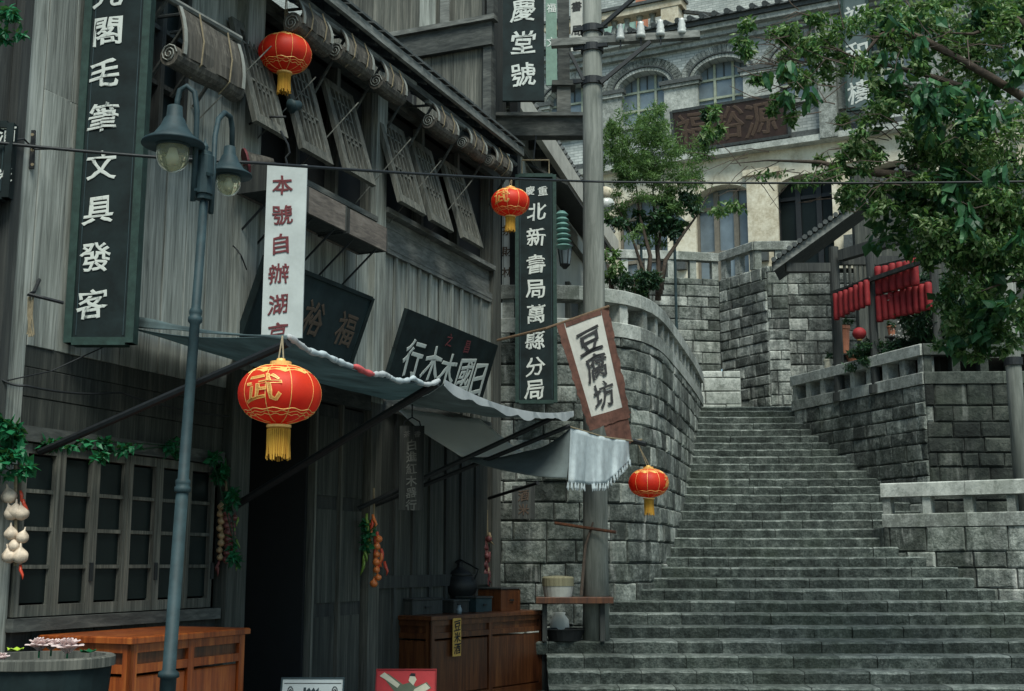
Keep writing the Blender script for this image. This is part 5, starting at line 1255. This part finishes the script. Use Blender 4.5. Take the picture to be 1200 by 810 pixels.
for px0, px1, yy in ((977, 989, YV+.15), (1021, 1031, YV-.9), (1096, 1106, YV-1.7), (1150, 1160, YV-1.7)):
    a = P(px0, 430, yy); b = P(px1, 430, yy); MB().lathe(((a.x+b.x)/2, yy, 4.47), [(.13, 0), (.13, .15), ((b.x-a.x)/2, .16), ((b.x-a.x)/2, P(px0, 290, yy).z-4.47)], 14).build('post', M['wood_dark'], pv, smooth=False)
pvb('tie_beam', 922, 318, 980, 308, YV+.1, YV+.25, M['wood_dark']); pvb('lattice_panel', 979, 310, 1060, 300, YV+.1, YV+.2, M['wood_dark'])
for k in range(7): pvb('lattice_bar', 990+k*6, 346, 991.2+k*6, 308, YV+.12, YV+.16, M['wood_mid'])
MB().beam(P(975, 344, YV), P(1100, 300, YV-2.6), .07, .07).build('rail_beam', M['wood_dark'], pv)
MB().beam(P(985, 300, YV), P(1190, 240, YV-2.6), .16, .2).build('front_beam', M['wood_dark'], pv)
pvb('back_wall', 1010, 440, 1260, 200, 25.5, 25.7, M['wood_shade'])  # dark wood stands in for the shade inside the pavilion
# row lanterns
def lrow(q0, q1, n, Y0_, Y1_, label, h):
    t = thing('lantern_row', label, 'lanterns', P(q0[0], q0[1]+20, Y0_), 'rows of deep red lanterns in the pavilion')
    for i in range(n):
        f_ = (i+.5)/n; Y = Y0_+(Y1_-Y0_)*f_; c = P(q0[0]+(q1[0]-q0[0])*f_, q0[1]+(q1[1]-q0[1])*f_, Y); w_ = (q1[0]-q0[0])/n/F*Y*.5*1.22
        k = h*Y/F*R.uniform(.93, 1.06); prof = [(w_*.8, -k/2), (w_*.97, -k*.47), (w_, -k*.3), (w_*.93, -k*.15), (w_, 0), (w_*.93, k*.15), (w_, k*.3), (w_*.97, k*.47), (w_*.8, k/2)]
        MB().lathe(c, prof, 12).build('red_lantern', M['red_cloth'], t, smooth=True)
    MB().tube([P(q0[0], q0[1]-h*.55, Y0_), P(q1[0], q1[1]-h*.55, Y1_)], .02, 5).build('bar', M['wood_dark'], t)
lrow((977, 361), (1019, 342), 7, YV-.1, YV-1.1, 'left row of deep red lanterns between the first two pavilion posts', 31)
lrow((1026, 330), (1076, 318), 6, YV-1, YV-2, 'upper right row of deep red lanterns under the leaves', 33)
lrow((1027, 363), (1092, 346), 9, YV-1, YV-2, 'lower right row of deep red lanterns, the longest of the three', 32)
def rball(px, py, r, Y, label):
    t = thing('red_lantern', label, 'lantern', P(px, py+r, Y)); c = P(px, py, Y); k = r*Y/F
    MB().lathe(c, [(.01, -k)]+[(k*1.1*cos(a), k*sin(a)) for a in [-1.3+i*.26 for i in range(11)]]+[(.01, k)], 14).build('body', M['red_cloth'], t, smooth=True); MB().lathe(c, [(k*.4, -k*1.1), (k*.4, -k*.95)], 10).build('ring', M['gold'], t)
rball(1007, 391, 7.5, YV-.9, 'small round dark red lantern low in the pavilion opening')
pots = ((990, 398, 7, 17, 'upright terracotta pot by the first pavilion post'), (971, 428, 5, 7, 'small cream pot at the end of the pavilion balustrade'), (1045, 388, 5, 6, 'small orange pot among the pavilion plants'), (1000, 422, 9, 5, 'flat orange bowl of flowers on the pavilion balustrade'))
for px, py, rx, ry, lb in pots:
    yp = 22.72 if 'cream' in lb else 23.0; c = P(px, py+ry, yp); k = yp/F; t = thing('flower_pot', lb, 'pot', c); MB().lathe(c, [(rx*.7*k, 0), (rx*k, ry*1.7*k), (rx*1.12*k, ry*1.75*k), (rx*1.12*k, ry*2*k), (rx*.9*k, ry*2*k), (rx*.85*k, ry*1.8*k)], 14).build('pot', M['terracotta'] if 'cream' not in lb else M['cream'], t, smooth=False)
    if yp > 22.9: MB().lathe((c.x, c.y, 4.47), [(.12, 0), (.1, .05), (.05, .1), (.05, c.z-4.47-.05), (.13, c.z-4.47-.03), (.13, c.z-4.475)], 12).build('stand', M['wood_dark'], t)
    else: MB().lathe((c.x, c.y, 5.125), [(.07, 0), (.07, max(.01, c.z-5.13))], 12).build('saucer', M['cream'], t)
    foliage('plant', M['leaf_d'], t, [(px, py-ry-3, rx*1.1, 5, yp, .15, 1)], 90, .07, .035, 60+px)
for i, (px, py, rx, ry, n_, lb) in enumerate(((1030, 418, 40, 20, 3800, 'grey green planting along the left half of the pavilion balustrade'), (1080, 402, 34, 24, 3800, 'dark planting near the corner of the pavilion balustrade'), (1120, 360, 60, 50, 6500, 'dark bamboo like bush filling the right side of the pavilion'), (1175, 380, 40, 35, 3000, 'dark bush behind the grey post at the right edge'))):
    Y = 21.6 if i < 2 else 20.9; s_ = thing('bush', lb, 'bush', P(px, py+ry, Y)); foliage('foliage', M['leaf_d'], s_, [(px, py, rx, ry, Y, .5, 1)], n_, .13 if i > 1 else .08, .035, 70+i); limb('stem', [(px, py+ry+6, Y), (px+2, py, Y), (px+5, py-ry*.8, Y)], .03, s_)
# white lattice of flowers
fl = thing('white_flowers', 'patch of small white flowers under the lower lantern row', 'flowers', P(1060, 400, 21.8)); rn = random.Random(3); m_ = MB()
for i in range(120): c = P(rn.gauss(1060, 8), rn.uniform(368, 402), 21.7+rn.uniform(-.1, .1)); leaf_geo(m_, c, rdir(rn), rdir(rn), .05, .05)
for px, py in ((1053, 342), (1047, 346), (1057, 339)):
    for i in range(12): leaf_geo(m_, P(px+rn.gauss(0, 2), py+rn.gauss(0, 2), 21), rdir(rn), rdir(rn), .06, .06)
m_.build('blossom', M['porcelain'], fl, 'stuff')
# grey post at the right edge
gp = thing('grey_post', 'plain grey round post behind the railing at the right edge', 'post', (P(1196, 560, 18.9).x, 18.9, 1.0)); MB().lathe((P(1197, 560, 18.9).x, 18.9, 1.0), [(.12, 0), (.115, P(1195, 250, 18.9).z-1)], 18).build('shaft', M['pole'], gp, smooth=True); MB().lathe((P(1197, 560, 18.9).x, 18.9, P(1197, 424, 18.9).z), [(.14, -.06), (.14, .06)], 18).build('collar', M['iron'], gp)
# ------------------------------------------------------------------ counters and small things by the shop
def counter(name, label, near, dirR, dirL, lenR, lenL, h, mat, matd, npan=2):
    near = Vector((near[0], near[1], 0)); dr_ = Vector((*dirR, 0)).normalized(); dl_ = Vector((*dirL, 0)).normalized(); t = thing(name, label, 'counter', near+dr_*lenR/2+dl_*lenL/2)
    ov = .03; m_ = MB().bbox(near-dr_*ov-dl_*ov+Vector((0, 0, h-.045)), dr_*(lenR+2*ov), dl_*(lenL+2*ov), (0, 0, .045), .008); m_.build('top', mat, t)
    def frame_side(o, d, inn, L, pan):
        f = MB(); pw = .07
        for i in range(pan+1):
            a = (L-pw)*i/pan; f.hexa(o+d*a, d*pw, inn*.03, (0, 0, h-.05))
        f.hexa(o+d*pw+inn*.002, d*(L-2*pw), inn*.026, (0, 0, .10)); f.hexa(o+d*pw+inn*.002+Vector((0, 0, h-.25)), d*(L-2*pw), inn*.026, (0, 0, .06))
        f.hexa(o+d*pw+inn*.002+Vector((0, 0, h-.11)), d*(L-2*pw), inn*.026, (0, 0, .06))
        f.build('side_frame', mat, t)
        for i in range(pan):
            a = (L-pw)*i/pan+pw; w_ = (L-pw)/pan-pw; MB().bbox(o+d*(a+.005)+inn*.028+Vector((0, 0, .11)), d*(w_-.01), (0, 0, h-.38), inn*-.012, .01).build('side_panel', matd, t)
    frame_side(near, dr_, dl_, lenR, npan); frame_side(near, dl_, dr_, lenL, 1)
    far = near+dr_*lenR+dl_*lenL; MB().hexa(near+dr_*.05+dl_*.05, dr_*(lenR-.06), dl_*(lenL-.06), (0, 0, h-.3)).build('carcass', matd, t)
    MB().hexa(near+dr_*.03+dl_*.03+Vector((0, 0, h-.25)), dr_*(lenR-.05), dl_*(lenL-.05), (0, 0, .2)).build('drawer_band', M['wood_red2'], t)
    return t, near, dr_, dl_
q = FP.pt(-8.42, .85, 0)
ct1 = counter('shop_counter', 'bright orange red varnished counter under the casement window', (q.x, q.y), FP.u[:2], (-FP.n)[:2], 1.36, .78, 1.05, M['wood_red'], M['wood_red'], 2)
ct2 = counter('shop_counter', 'dark red wooden counter near the foot of the stairs', (-.9, 14.04), (1.3, 1.86), (-1.86, 1.3), 2.27, .85, .975, M['wood_red2'], M['wood_red2'], 2)
# yellow price strip on the dark counter
t2, nr, dR, dL = ct2
def cpt(a, b, z): return nr+dR*a+dL*b+Vector((0, 0, z))
a0 = .36
b = Board(cpt(a0, -.035, .52), dR, (0, 0, 1), .15, .42)
board('price_strip', 'small yellow paper strip with dark characters on the corner of the dark red counter', b, plain('yellow_paper', (.5, .3, .07), .8, .15), th=.01, chars=[('豆', .5, .8, .12), ('米', .5, .5, .12), ('酒', .5, .2, .12)], cmat=M['char_black'], cat='paper strip')
def abox(name, label, cat, a, b_, w_, d_, h, mat, z=.978, lid=True):
    t = thing(name, label, cat, cpt(a+w_/2, b_+d_/2, z)); m_ = MB()
    m_.bbox(cpt(a, b_, z), dR*w_, dL*d_, (0, 0, h), .01); m_.build('body', mat, t)
    if lid: MB().bbox(cpt(a-.01, b_-.01, z+h+.001), dR*(w_+.02), dL*(d_+.02), (0, 0, .02), .005).build('lid', M['wood_dark'], t)
    MB().hexa(cpt(a+w_*.4, b_-.012, z+h*.45), dR*w_*.2, dL*-.01, (0, 0, .02)).build('handle', M['iron'], t); return t
abox('storage_box', 'long low dark box at the back left of the dark red counter', 'box', .1, .35, .55, .35, .16, M['wood_dark'])
abox('storage_box', 'small dark grey box in the middle of the dark red counter', 'box', .8, .3, .3, .3, .13, M['wood_dark'])
abox('metal_tin', 'blue grey metal tin on the dark red counter next to the stove', 'tin', 1.18, .25, .32, .3, .16, M['lamp_metal'])
abox('storage_box', 'taller dark red box at the right end of the dark red counter', 'box', 1.62, .2, .42, .35, .26, M['wood_red2'])
kt = thing('iron_stove', 'black iron stove pot with a lid standing behind the counter boxes', 'stove', cpt(1.45, .7, .98)); kc = cpt(1.45, .7, .98)
MB().lathe(kc, [(.13, 0), (.14, .16), (.2, .22), (.22, .3), (.2, .4), (.15, .43)], 18).build('body', M['iron'], kt, smooth=True); MB().lathe(kc, [(.17, .42), (.13, .47), (.05, .51), (.035, .56), (.05, .58), (0, .6)], 16).build('lid', M['iron'], kt, smooth=True)
MB().tube([kc+dL*.22+Vector((0, 0, .38)), kc+dL*.28+Vector((0, 0, .5)), kc+Vector((0, 0, .62)), kc-dL*.28+Vector((0, 0, .5)), kc-dL*.22+Vector((0, 0, .38))], .012, 6).build('handle', M['iron'], kt)
jr = thing('glass_jar', 'tiny glass jar glinting on the dark red counter', 'jar', cpt(.62, .08, .98)); MB().lathe(cpt(.62, .08, .98), [(.03, 0), (.035, .05), (.02, .08), (.02, .1)], 12).build('glass', M['glass_far'], jr, smooth=True); MB().lathe(cpt(.62, .08, 1.08), [(.024, 0), (.024, .015)], 12).build('lid', M['iron'], jr)

# shelf with basket behind the counter, on the landing
LZ = step_z(3)
sh = thing('plank_table', 'rough plank table on the landing beside the utility pole', 'table', P(670, 748, 15.9)); a = P(628, 701, 15.75); b2 = P(718, 701, 15.75)
MB().bbox((a.x, 15.62, a.z-.06), (b2.x-a.x, 0, 0), (0, .34, 0), (0, 0, .075), .01).build('table_top', M['wood_red2'], sh)
for x in (a.x+.08, b2.x-.16):
    for y in (15.85, 15.93): MB().hexa((x, y-.1, LZ), (.06, 0, 0), (0, .05, 0), (0, 0, a.z-.06-LZ)).build('leg', M['wood_dark'], sh)
bk_ = thing('steamer_basket', 'round pale basket on the plank table beside the utility pole', 'basket', P(655, 698, 15.8)); bc = Vector((P(654, 697, 15.8).x, 15.8, a.z+.015))
BKM = wood('pale_basket_cane', (.09, .085, .05), (.2, .18, .11), (.3, .27, .17), .1, gx=30)
MB().lathe(bc, [(.17, 0), (.19, .1), (.195, .13)], 22).build('lower_tier', M['banner_white'], bk_); MB().lathe(bc, [(.2, .132), (.2, .23), (.18, .25), (.05, .26)], 22).build('upper_tier', BKM, bk_)
bs = thing('black_basin', 'black basin on the landing under the plank table', 'basin', P(662, 750, 15.9)); MB().lathe((P(662, 745, 15.88).x, 15.95, LZ), [(.2, 0), (.25, .13), (.27, .14), (.25, .145), (.2, .04), (0, .04)], 20).build('bowl', M['iron'], bs, smooth=False)
jg = thing('white_jug', 'small pale jar standing under the plank table', 'jar', P(655, 733, 16.2)); MB().lathe((P(656, 733, 16.2).x, 16.3, LZ), [(.1, 0), (.13, .1), (.12, .24), (.07, .3), (.08, .33)], 16).build('body', M['sign_white'], jg, smooth=True)
rd = thing('tie_rod', 'reddish wooden rod tied across the utility pole', 'rod', P(690, 618, 15.75)); MB().tube([P(650, 613, 15.9), P(722, 624, 15.7)], .02, 7).build('rod', M['wood_red2'], rd)
stk = thing('leaning_stick', 'dark stick leaning against the utility pole above the plank table', 'stick', P(682, 697, 15.8)); MB().tube([P(681, 698, 15.75), P(686, 640, 15.8), P(695, 612, 15.82)], [.022, .018, .012], 6).build('stick', M['bark'], stk)

# casks with lotus
bc = Vector((P(50, 775, 7.4).x, 7.4, 0)); bz_ = P(50, 776, 7.0).z
ck = thing('wooden_tub', 'round wooden tub with a pale rim planted with lotus flowers, bottom left', 'tub', bc)
MB().lathe(bc, [(.31, 0), (.385, bz_-.06), (.385, bz_-.055)], 26).build('staves', M['sign_black'], ck)
MB().lathe(bc, [(.385, bz_-.055), (.405, bz_-.05), (.405, bz_), (.395, bz_+.008), (.35, bz_+.008), (.345, bz_-.1)], 36).build('rim', M['wood_mid'], ck)
MB().lathe(bc, [(.36, bz_-.06), (0, bz_-.06)], 30).build('water', M['glass_dark'], ck)
for k in range(2): MB().lathe(bc, [(.342+.02*k, .25+k*.3), (.352+.02*k, .25+k*.3), (.358+.02*k, .29+k*.3), (.35+.02*k, .29+k*.3)], 26).build('hoop', M['iron'], ck)
def lotus(px, py, Y, r, label, open_=1.0, seed=1):
    rn = random.Random(seed); r *= 1.05; c = P(px, py+5, Y); t = thing('lotus_flower', label, 'flower', c-Vector((0, 0, r*.5)), 'lotus flowers in the tub')
    for ring, (n_, el, L) in enumerate(((10, .45, 1.0), (9, .8, .95), (7, 1.1, .85), (5, 1.35, .7))):
        for k in range(n_):
            az = 2*pi*(k+ring*.5)/n_+rn.uniform(-.1, .1); e_ = el*(2-open_)+rn.uniform(-.08, .08); d = Vector((cos(az)*cos(e_), sin(az)*cos(e_), sin(e_))); sd_ = Vector((-sin(az), cos(az), 0)); up_ = d.cross(sd_)*-1
            L_ = r*L; W_ = r*.62; vs = []
            for x, w_, cv in ((0, .3, 0), (.3, .9, -.10), (.6, 1, -.08), (.85, .6, .02), (1, .02, .12)): vs += [c+d*x*L_-sd_*W_*.5*w_+up_*(cv+.08)*L_, c+d*x*L_+up_*cv*L_, c+d*x*L_+sd_*W_*.5*w_+up_*(cv+.08)*L_]
            fs = []
            for i in range(4): fs += [(3*i, 3*i+1, 3*i+4, 3*i+3), (3*i+1, 3*i+2, 3*i+5, 3*i+4)]
            MB().add(vs, fs).build('petal', M['petal'], t, smooth=True)
    MB().tube([c-Vector((0, 0, r*.5)), c], .006, 5).build('stalk', M['leaf_g'], t)
lotus(46, 757, 7.45, .085, 'pale pink lotus flower at the back of the tub', .75, 2); lotus(60, 756, 7.5, .075, 'pale lotus flower leaning right of the back bloom', .85, 7)
lotus(79, 760, 7.2, .095, 'largest pale pink lotus flower at the centre of the tub rim', .7, 3); lotus(2, 770, 7.1, .05, 'closed lotus bud cut by the left edge of the photo', .4, 5)
for i, (px, py, mt, lb) in enumerate(((18, 763, 'lime', 'small lime green lotus pad at the left of the tub'), (103, 765, 'leaf_g', 'dark green lotus leaf right of the largest bloom'))):
    if mt == 'lime': m__ = plain('lime_green_leaf', (.35, .5, .04), .5, .1)
    else: m__ = M[mt]
    c = P(px, py, 7.3); t = thing('lotus_leaf', lb, 'leaf', c); vs = [c]+[c+Vector((cos(k*.45)*.045*(1+.1*sin(k*3)), sin(k*.45)*.045, .012+.008*sin(k*2))) for k in range(14)]; solidify(MB().add(vs, [(0, k, k % 14+1) for k in range(1, 15)]).build('leaf_blade', m__, t), .003)

# strings of food hanging on the wall
def bulb(mb, c, r, axis=(0, 0, 1)):
    r *= R.uniform(.85, 1.12); axis = (R.uniform(-.3, .3), R.uniform(-.3, .1), 1); b0 = len(mb.v); _bulb(mb, c, r, axis); ph = R.uniform(0, 6)
    for i in range(b0, len(mb.v)):
        d_ = mb.v[i]-c; h_ = atan2(d_.y, d_.x); mb.v[i] = c+Vector((d_.x, d_.y, 0))*(1+.09*cos(5*h_+ph)+R.uniform(-.03, .03))+Vector((0, 0, d_.z))
def _bulb(mb, c, r, axis=(0, 0, 1)): mb.lathe(c, [(.002, -r*.95)]+[(r*cos(a), r*.9*sin(a)) for a in [-1.2+i*.3 for i in range(8)]]+[(r*.16, r*1.2), (.004, r*1.7)], 12, axis)
GA = plain('garlic_skin', (.55, .44, .34), .6, .3, 25); ON = plain('onion_skin', (.14, .045, .04), .45, .4, 25); ON2 = plain('pale_onion_skin', (.32, .22, .12), .45, .3, 25); CHL = plain('red_chilli', (.5, .05, .02), .35, .3); ORG = plain('orange_pepper', (.6, .16, .04), .35, .25); DR = plain('dark_dried_pepper', (.13, .03, .03), .5, .4); GRN = plain('green_chilli', (.12, .2, .03), .4, .3)
def string(name, label, px, py0, py1, Y, items, rope=True):
    t = thing(name, label, 'food string', P(px, py1, Y))
    if rope: MB().tube([P(px, py0-30, Y), P(px+.5, (py0+py1)/2, Y-.03), P(px, py1-5, Y)], .012, 6).build('rope', M['rope'], t)
    for (kind, x, y, r, mt) in items:
        m_ = MB(); c = P(x, y, Y-.05)
        if kind == 'b': bulb(m_, c, r)
        else:
            d_ = Vector((R.uniform(-.3, .3), R.uniform(-.2, .2), -1)).normalized(); m_.tube([c, c+d_*r*1.2, c+d_*r*2.4+Vector((R.uniform(-.02, .02), 0, 0)), c+d_*r*3.4+Vector((R.uniform(-.03, .03), 0, 0))], [r*.3, r*.42, r*.3, .002], 7)
        m_.build('bulb' if kind == 'b' else 'chilli', mt, t, smooth=True)
    return t
YW = 8.75
string('garlic_string', 'string of big pale garlic bulbs at the left edge of the window', 18, 575, 668, YW, [('b', x, y, .052, GA) for x, y in ((11, 582), (13, 602), (25, 602), (18, 600), (13, 626), (26, 630), (11, 652), (24, 652), (17, 640))]+[('c', 24, 575, .03, CHL), ('c', 27, 585, .03, CHL), ('c', 24, 662, .03, CHL)])
YO = 11.1
string('onion_string', 'braid of dark purple and brown onions right of the casement window', 265, 592, 665, YO, [('b', 259+R.uniform(-1.5, 1.5), 594+i*8.5, .034, ON2) for i in range(8)]+[('b', 267+R.uniform(-2, 2), 600+i*8, .036, ON) for i in range(8)]+[('b', 273+R.uniform(-2, 2), 607+i*9, .032, ON) for i in range(5)]+[('c', 276+R.uniform(-2, 3), 606+i*13, .025, GRN) for i in range(5)]+[('c', 257, 656, .03, DR), ('c', 255, 662, .03, DR)])
string('chilli_string', 'bunch of red and orange chillies hanging on the post right of the dark doorway', 438, 602, 686, 13.35, [('c', 434+i*1.2+R.uniform(-3, 4), 603+i*5, .045, CHL if i % 3 else ORG) for i in range(12)]+[('b', 440+R.uniform(-3, 4), 632+i*9, .04, ORG) for i in range(6)]+[('b', 438, 684, .04, ORG)]+[('c', 429+R.uniform(-3, 3), 602+i*8, .045, GRN) for i in range(8)])
string('dried_pepper_string', 'dusky string of dried peppers and onions at the house corner by the stone wall', 571, 628, 685, 16.6, [('c', 571+R.uniform(-7, 7), 624+i*4.5, .05, DR if i % 3 else ON2) for i in range(13)]+[('b', 571+R.uniform(-5, 5), 632+i*10, .05, DR) for i in range(5)])
# vines
for i, (bl, n_, lb, Y, L) in enumerate((([(14, 500, 16, 20, 8.6, .1, 3), (15, 530, 14, 18, 8.6, .1, 2), (30, 548, 9, 8, 8.6, .08, 1), (5, 545, 8, 20, 8.6, .08, 1)], 380, 'bright green leafy vine at the top left of the casement window', 8.6, .085),
        ([(70, 515, 40, 7, 9.0, .1, 1.2), (130, 520, 45, 8, 9.6, .1, 1.3), (200, 524, 40, 8, 10.3, .1, 1.1), (118, 535, 9, 6, 9.4, .08, .4)], 330, 'dark green vine garland along the top of the casement window', 9.5, .07),
        ([(262, 548, 9, 14, 10.9, .1, 2), (270, 580, 8, 14, 10.9, .08, 1.2), (275, 640, 6, 24, 10.9, .08, .8), (248, 535, 10, 8, 10.8, .08, .6)], 380, 'green leaf vine around the onion braid right of the window', 10.9, .075),
        ([(431, 620, 5, 22, 13.3, .08, 1)], 110, 'narrow green leaves behind the red chillies', 13.3, .09))):
    t = thing('vine_garland', lb, 'vine', P(bl[0][0], bl[0][1]+20, Y), 'green vines on the shop front'); foliage('leaves', M['leaf_g'], t, bl, n_, L, L*.6, 90+i)
    MB().tube([P(b_[0], b_[1]-2, b_[4]) for b_ in bl]+[P(bl[-1][0]+1, bl[-1][1], bl[-1][4])], .006, 5).build('stem', M['leaf_d'], t)

# low display boards at the bottom edge
def easel(px0, px1, pyt, Y, label, mat, draw, frame):
    a = P(px0, pyt, Y); b_ = P(px1, pyt, Y); w_ = b_.x-a.x; h = a.z/.96
    bd = Board((a.x, Y-.16, .02), (1, 0, 0), (0, .16, a.z-.02), w_, sqrt(.16**2+(a.z-.02)**2)); t = thing('display_board', label, 'display board', ((a.x+b_.x)/2, Y, 0))
    MB().hexa(bd.p(0, 0, -.02), bd.ux*w_, bd.uy*bd.h, bd.n*.02).build('panel', mat, t); f_ = MB()
    for u in (0, 1): f_.hexa(bd.p(u, 0, -.025)-bd.ux*(.012 if u else 0), bd.ux*.012, bd.uy*bd.h, bd.n*.035)
    f_.hexa(bd.p(0, 1, -.025)-bd.uy*.012+bd.ux*.012, bd.ux*(w_-.024), bd.uy*.012, bd.n*.034); f_.build('frame', frame, t)
    MB().hexa((a.x+.01, Y+.2, 0), (w_-.02, 0, 0), (0, -.19, a.z-.02), (0, .02, 0)).build('rear_leg', M['wood_dark'], t); draw(bd, t)
def poly(bd, t, pts, mat, name, d=.003, w=None):
    n = len(pts); MB().add([bd.p(u, v, d) for u, v in pts]+[bd.p(u, v, d-.002) for u, v in pts], [tuple(range(n))]+[(i, (i+1) % n, n+(i+1) % n, n+i) for i in range(n)]).build(name, mat, t)
def draw_white(bd, t):
    poly(bd, t, [(.36, .3), (.64, .3), (.64, .84), (.60, .84), (.60, .88), (.55, .84), (.52, .88), (.48, .84), (.45, .88), (.40, .84), (.40, .88), (.36, .88)], M['lamp_metal'], 'printed_block')
    for k in (.15, .85):
        m_ = MB(); m_.tube([bd.p(k+.05*cos(a)*(1-a/14), .82+.08*sin(a)*(1-a/14), .003) for a in [i*.6 for i in range(18)]], .004, 4); m_.build('scroll_print', M['char_black'], t)
    m_ = MB(); m_.tube([bd.p(.05, .93, .002), bd.p(.95, .93, .002)], .003, 4); m_.build('line_print', M['char_black'], t)
def draw_red(bd, t):
    cr = plain('cream_print', (.5, .47, .36), .7, .15); gr = plain('olive_print', (.09, .11, .07), .7, .2)
    poly(bd, t, [(.12, .86), (.2, .92), (.45, .74), (.58, .78), (.66, .70), (.84, .78), (.92, .68), (.72, .58), (.8, .3), (.62, .2), (.5, .45), (.3, .64)], gr, 'printed_figure', .003)
    poly(bd, t, [(.06, .88), (.14, .94), (.22, .88), (.40, .74), (.36, .68), (.16, .82)], cr, 'printed_arm', .006)
    poly(bd, t, [(.54, .80), (.56, .88), (.63, .9), (.67, .82), (.62, .72)], cr, 'printed_head', .006)
    poly(bd, t, [(.64, .66), (.82, .76), (.90, .68), (.78, .60), (.9, .5), (.7, .42), (.6, .55)], cr, 'printed_leg', .006)
    poly(bd, t, [(.55, .88), (.58, .93), (.65, .92), (.65, .87)], M['char_black'], 'printed_hair', .008)
easel(330, 404, 794, 10.2, 'white display board with dark print standing before the doorway at the bottom edge', M['sign_white'], draw_white, M['lamp_metal'])
easel(441, 512, 784, 12.2, 'red poster board with a cream fighting figure standing before the dark counter', plain('poster_red', (.42, .015, .02), .6, .12), draw_red, M['red_cloth'])

# small fittings on the front
sl_ = thing('spot_lamp', 'small blue grey spot lamp on a curved arm before the leftmost lattice shutter', 'lamp', P(342, 130, 11.0))
MB().tube([P(285, 150, 11.2), P(300, 141, 11.1), P(318, 137, 11.05), P(335, 137, 11.0)], .011, 6).build('arm', M['iron'], sl_, smooth=True)
MB().lathe(P(346, 124, 10.98), [(.02, -.06), (.045, -.05), (.05, .02), (.07, .05), (.0, .05)], 14, (-.5, -.6, -.3)).build('head', M['lamp_metal'], sl_, smooth=True)
hn = thing('old_horn', 'old brown horn shaped basket under the first lattice shutter beside the white signboard', 'horn', P(305, 205, 11.0))
MB().lathe(P(318, 190, 11.1), [(.03, -.02), (.06, .05), (.09, .14), (.13, .22), (.15, .24), (.13, .2)], 16, (-.8, -.3, -.2)).build('body', M['blind'], hn, smooth=True)
MB().lathe(P(318, 190, 11.1), [(.155, .23), (.155, .25)], 16, (-.8, -.3, -.2)).build('rim', M['char_red'], hn)

fb = thing('gap_backing', 'added dark bank that makes the pavilion balustrade gaps read as shade', 'backing', (6.6, 21.8, 4.47))  # bank added so the openings between balusters look shaded
BACKING = plain('dark_backing', (.02, .02, .015), .95, .4, 14, bmp=.6)
for pa_ in (TW1, TW2):
    m_ = MB(); k_ = 10
    for i in range(k_):
        a, b_ = pa_.len*i/k_, pa_.len*(i+1)/k_; p0, p1 = pa_.at(a)-pa_.nrm(a)*.34, pa_.at(b_)-pa_.nrm(b_)*.34; q0, q1 = p0-pa_.nrm(a)*.4, p1-pa_.nrm(b_)*.4
        h0 = 4.98+.05*sin(i*1.3); h1 = 4.98+.05*sin((i+1)*1.3)
        m_.add([Vector((p.x, p.y, z)) for p, z in ((p0, 4.475), (p1, 4.475), (q1, 4.475), (q0, 4.475), (p0, h0), (p1, h1), (q1, h1), (q0, h0))], [(0, 1, 5, 4), (4, 5, 6, 7), (2, 3, 7, 6)])
    m_.build('backing_bank', BACKING, fb)
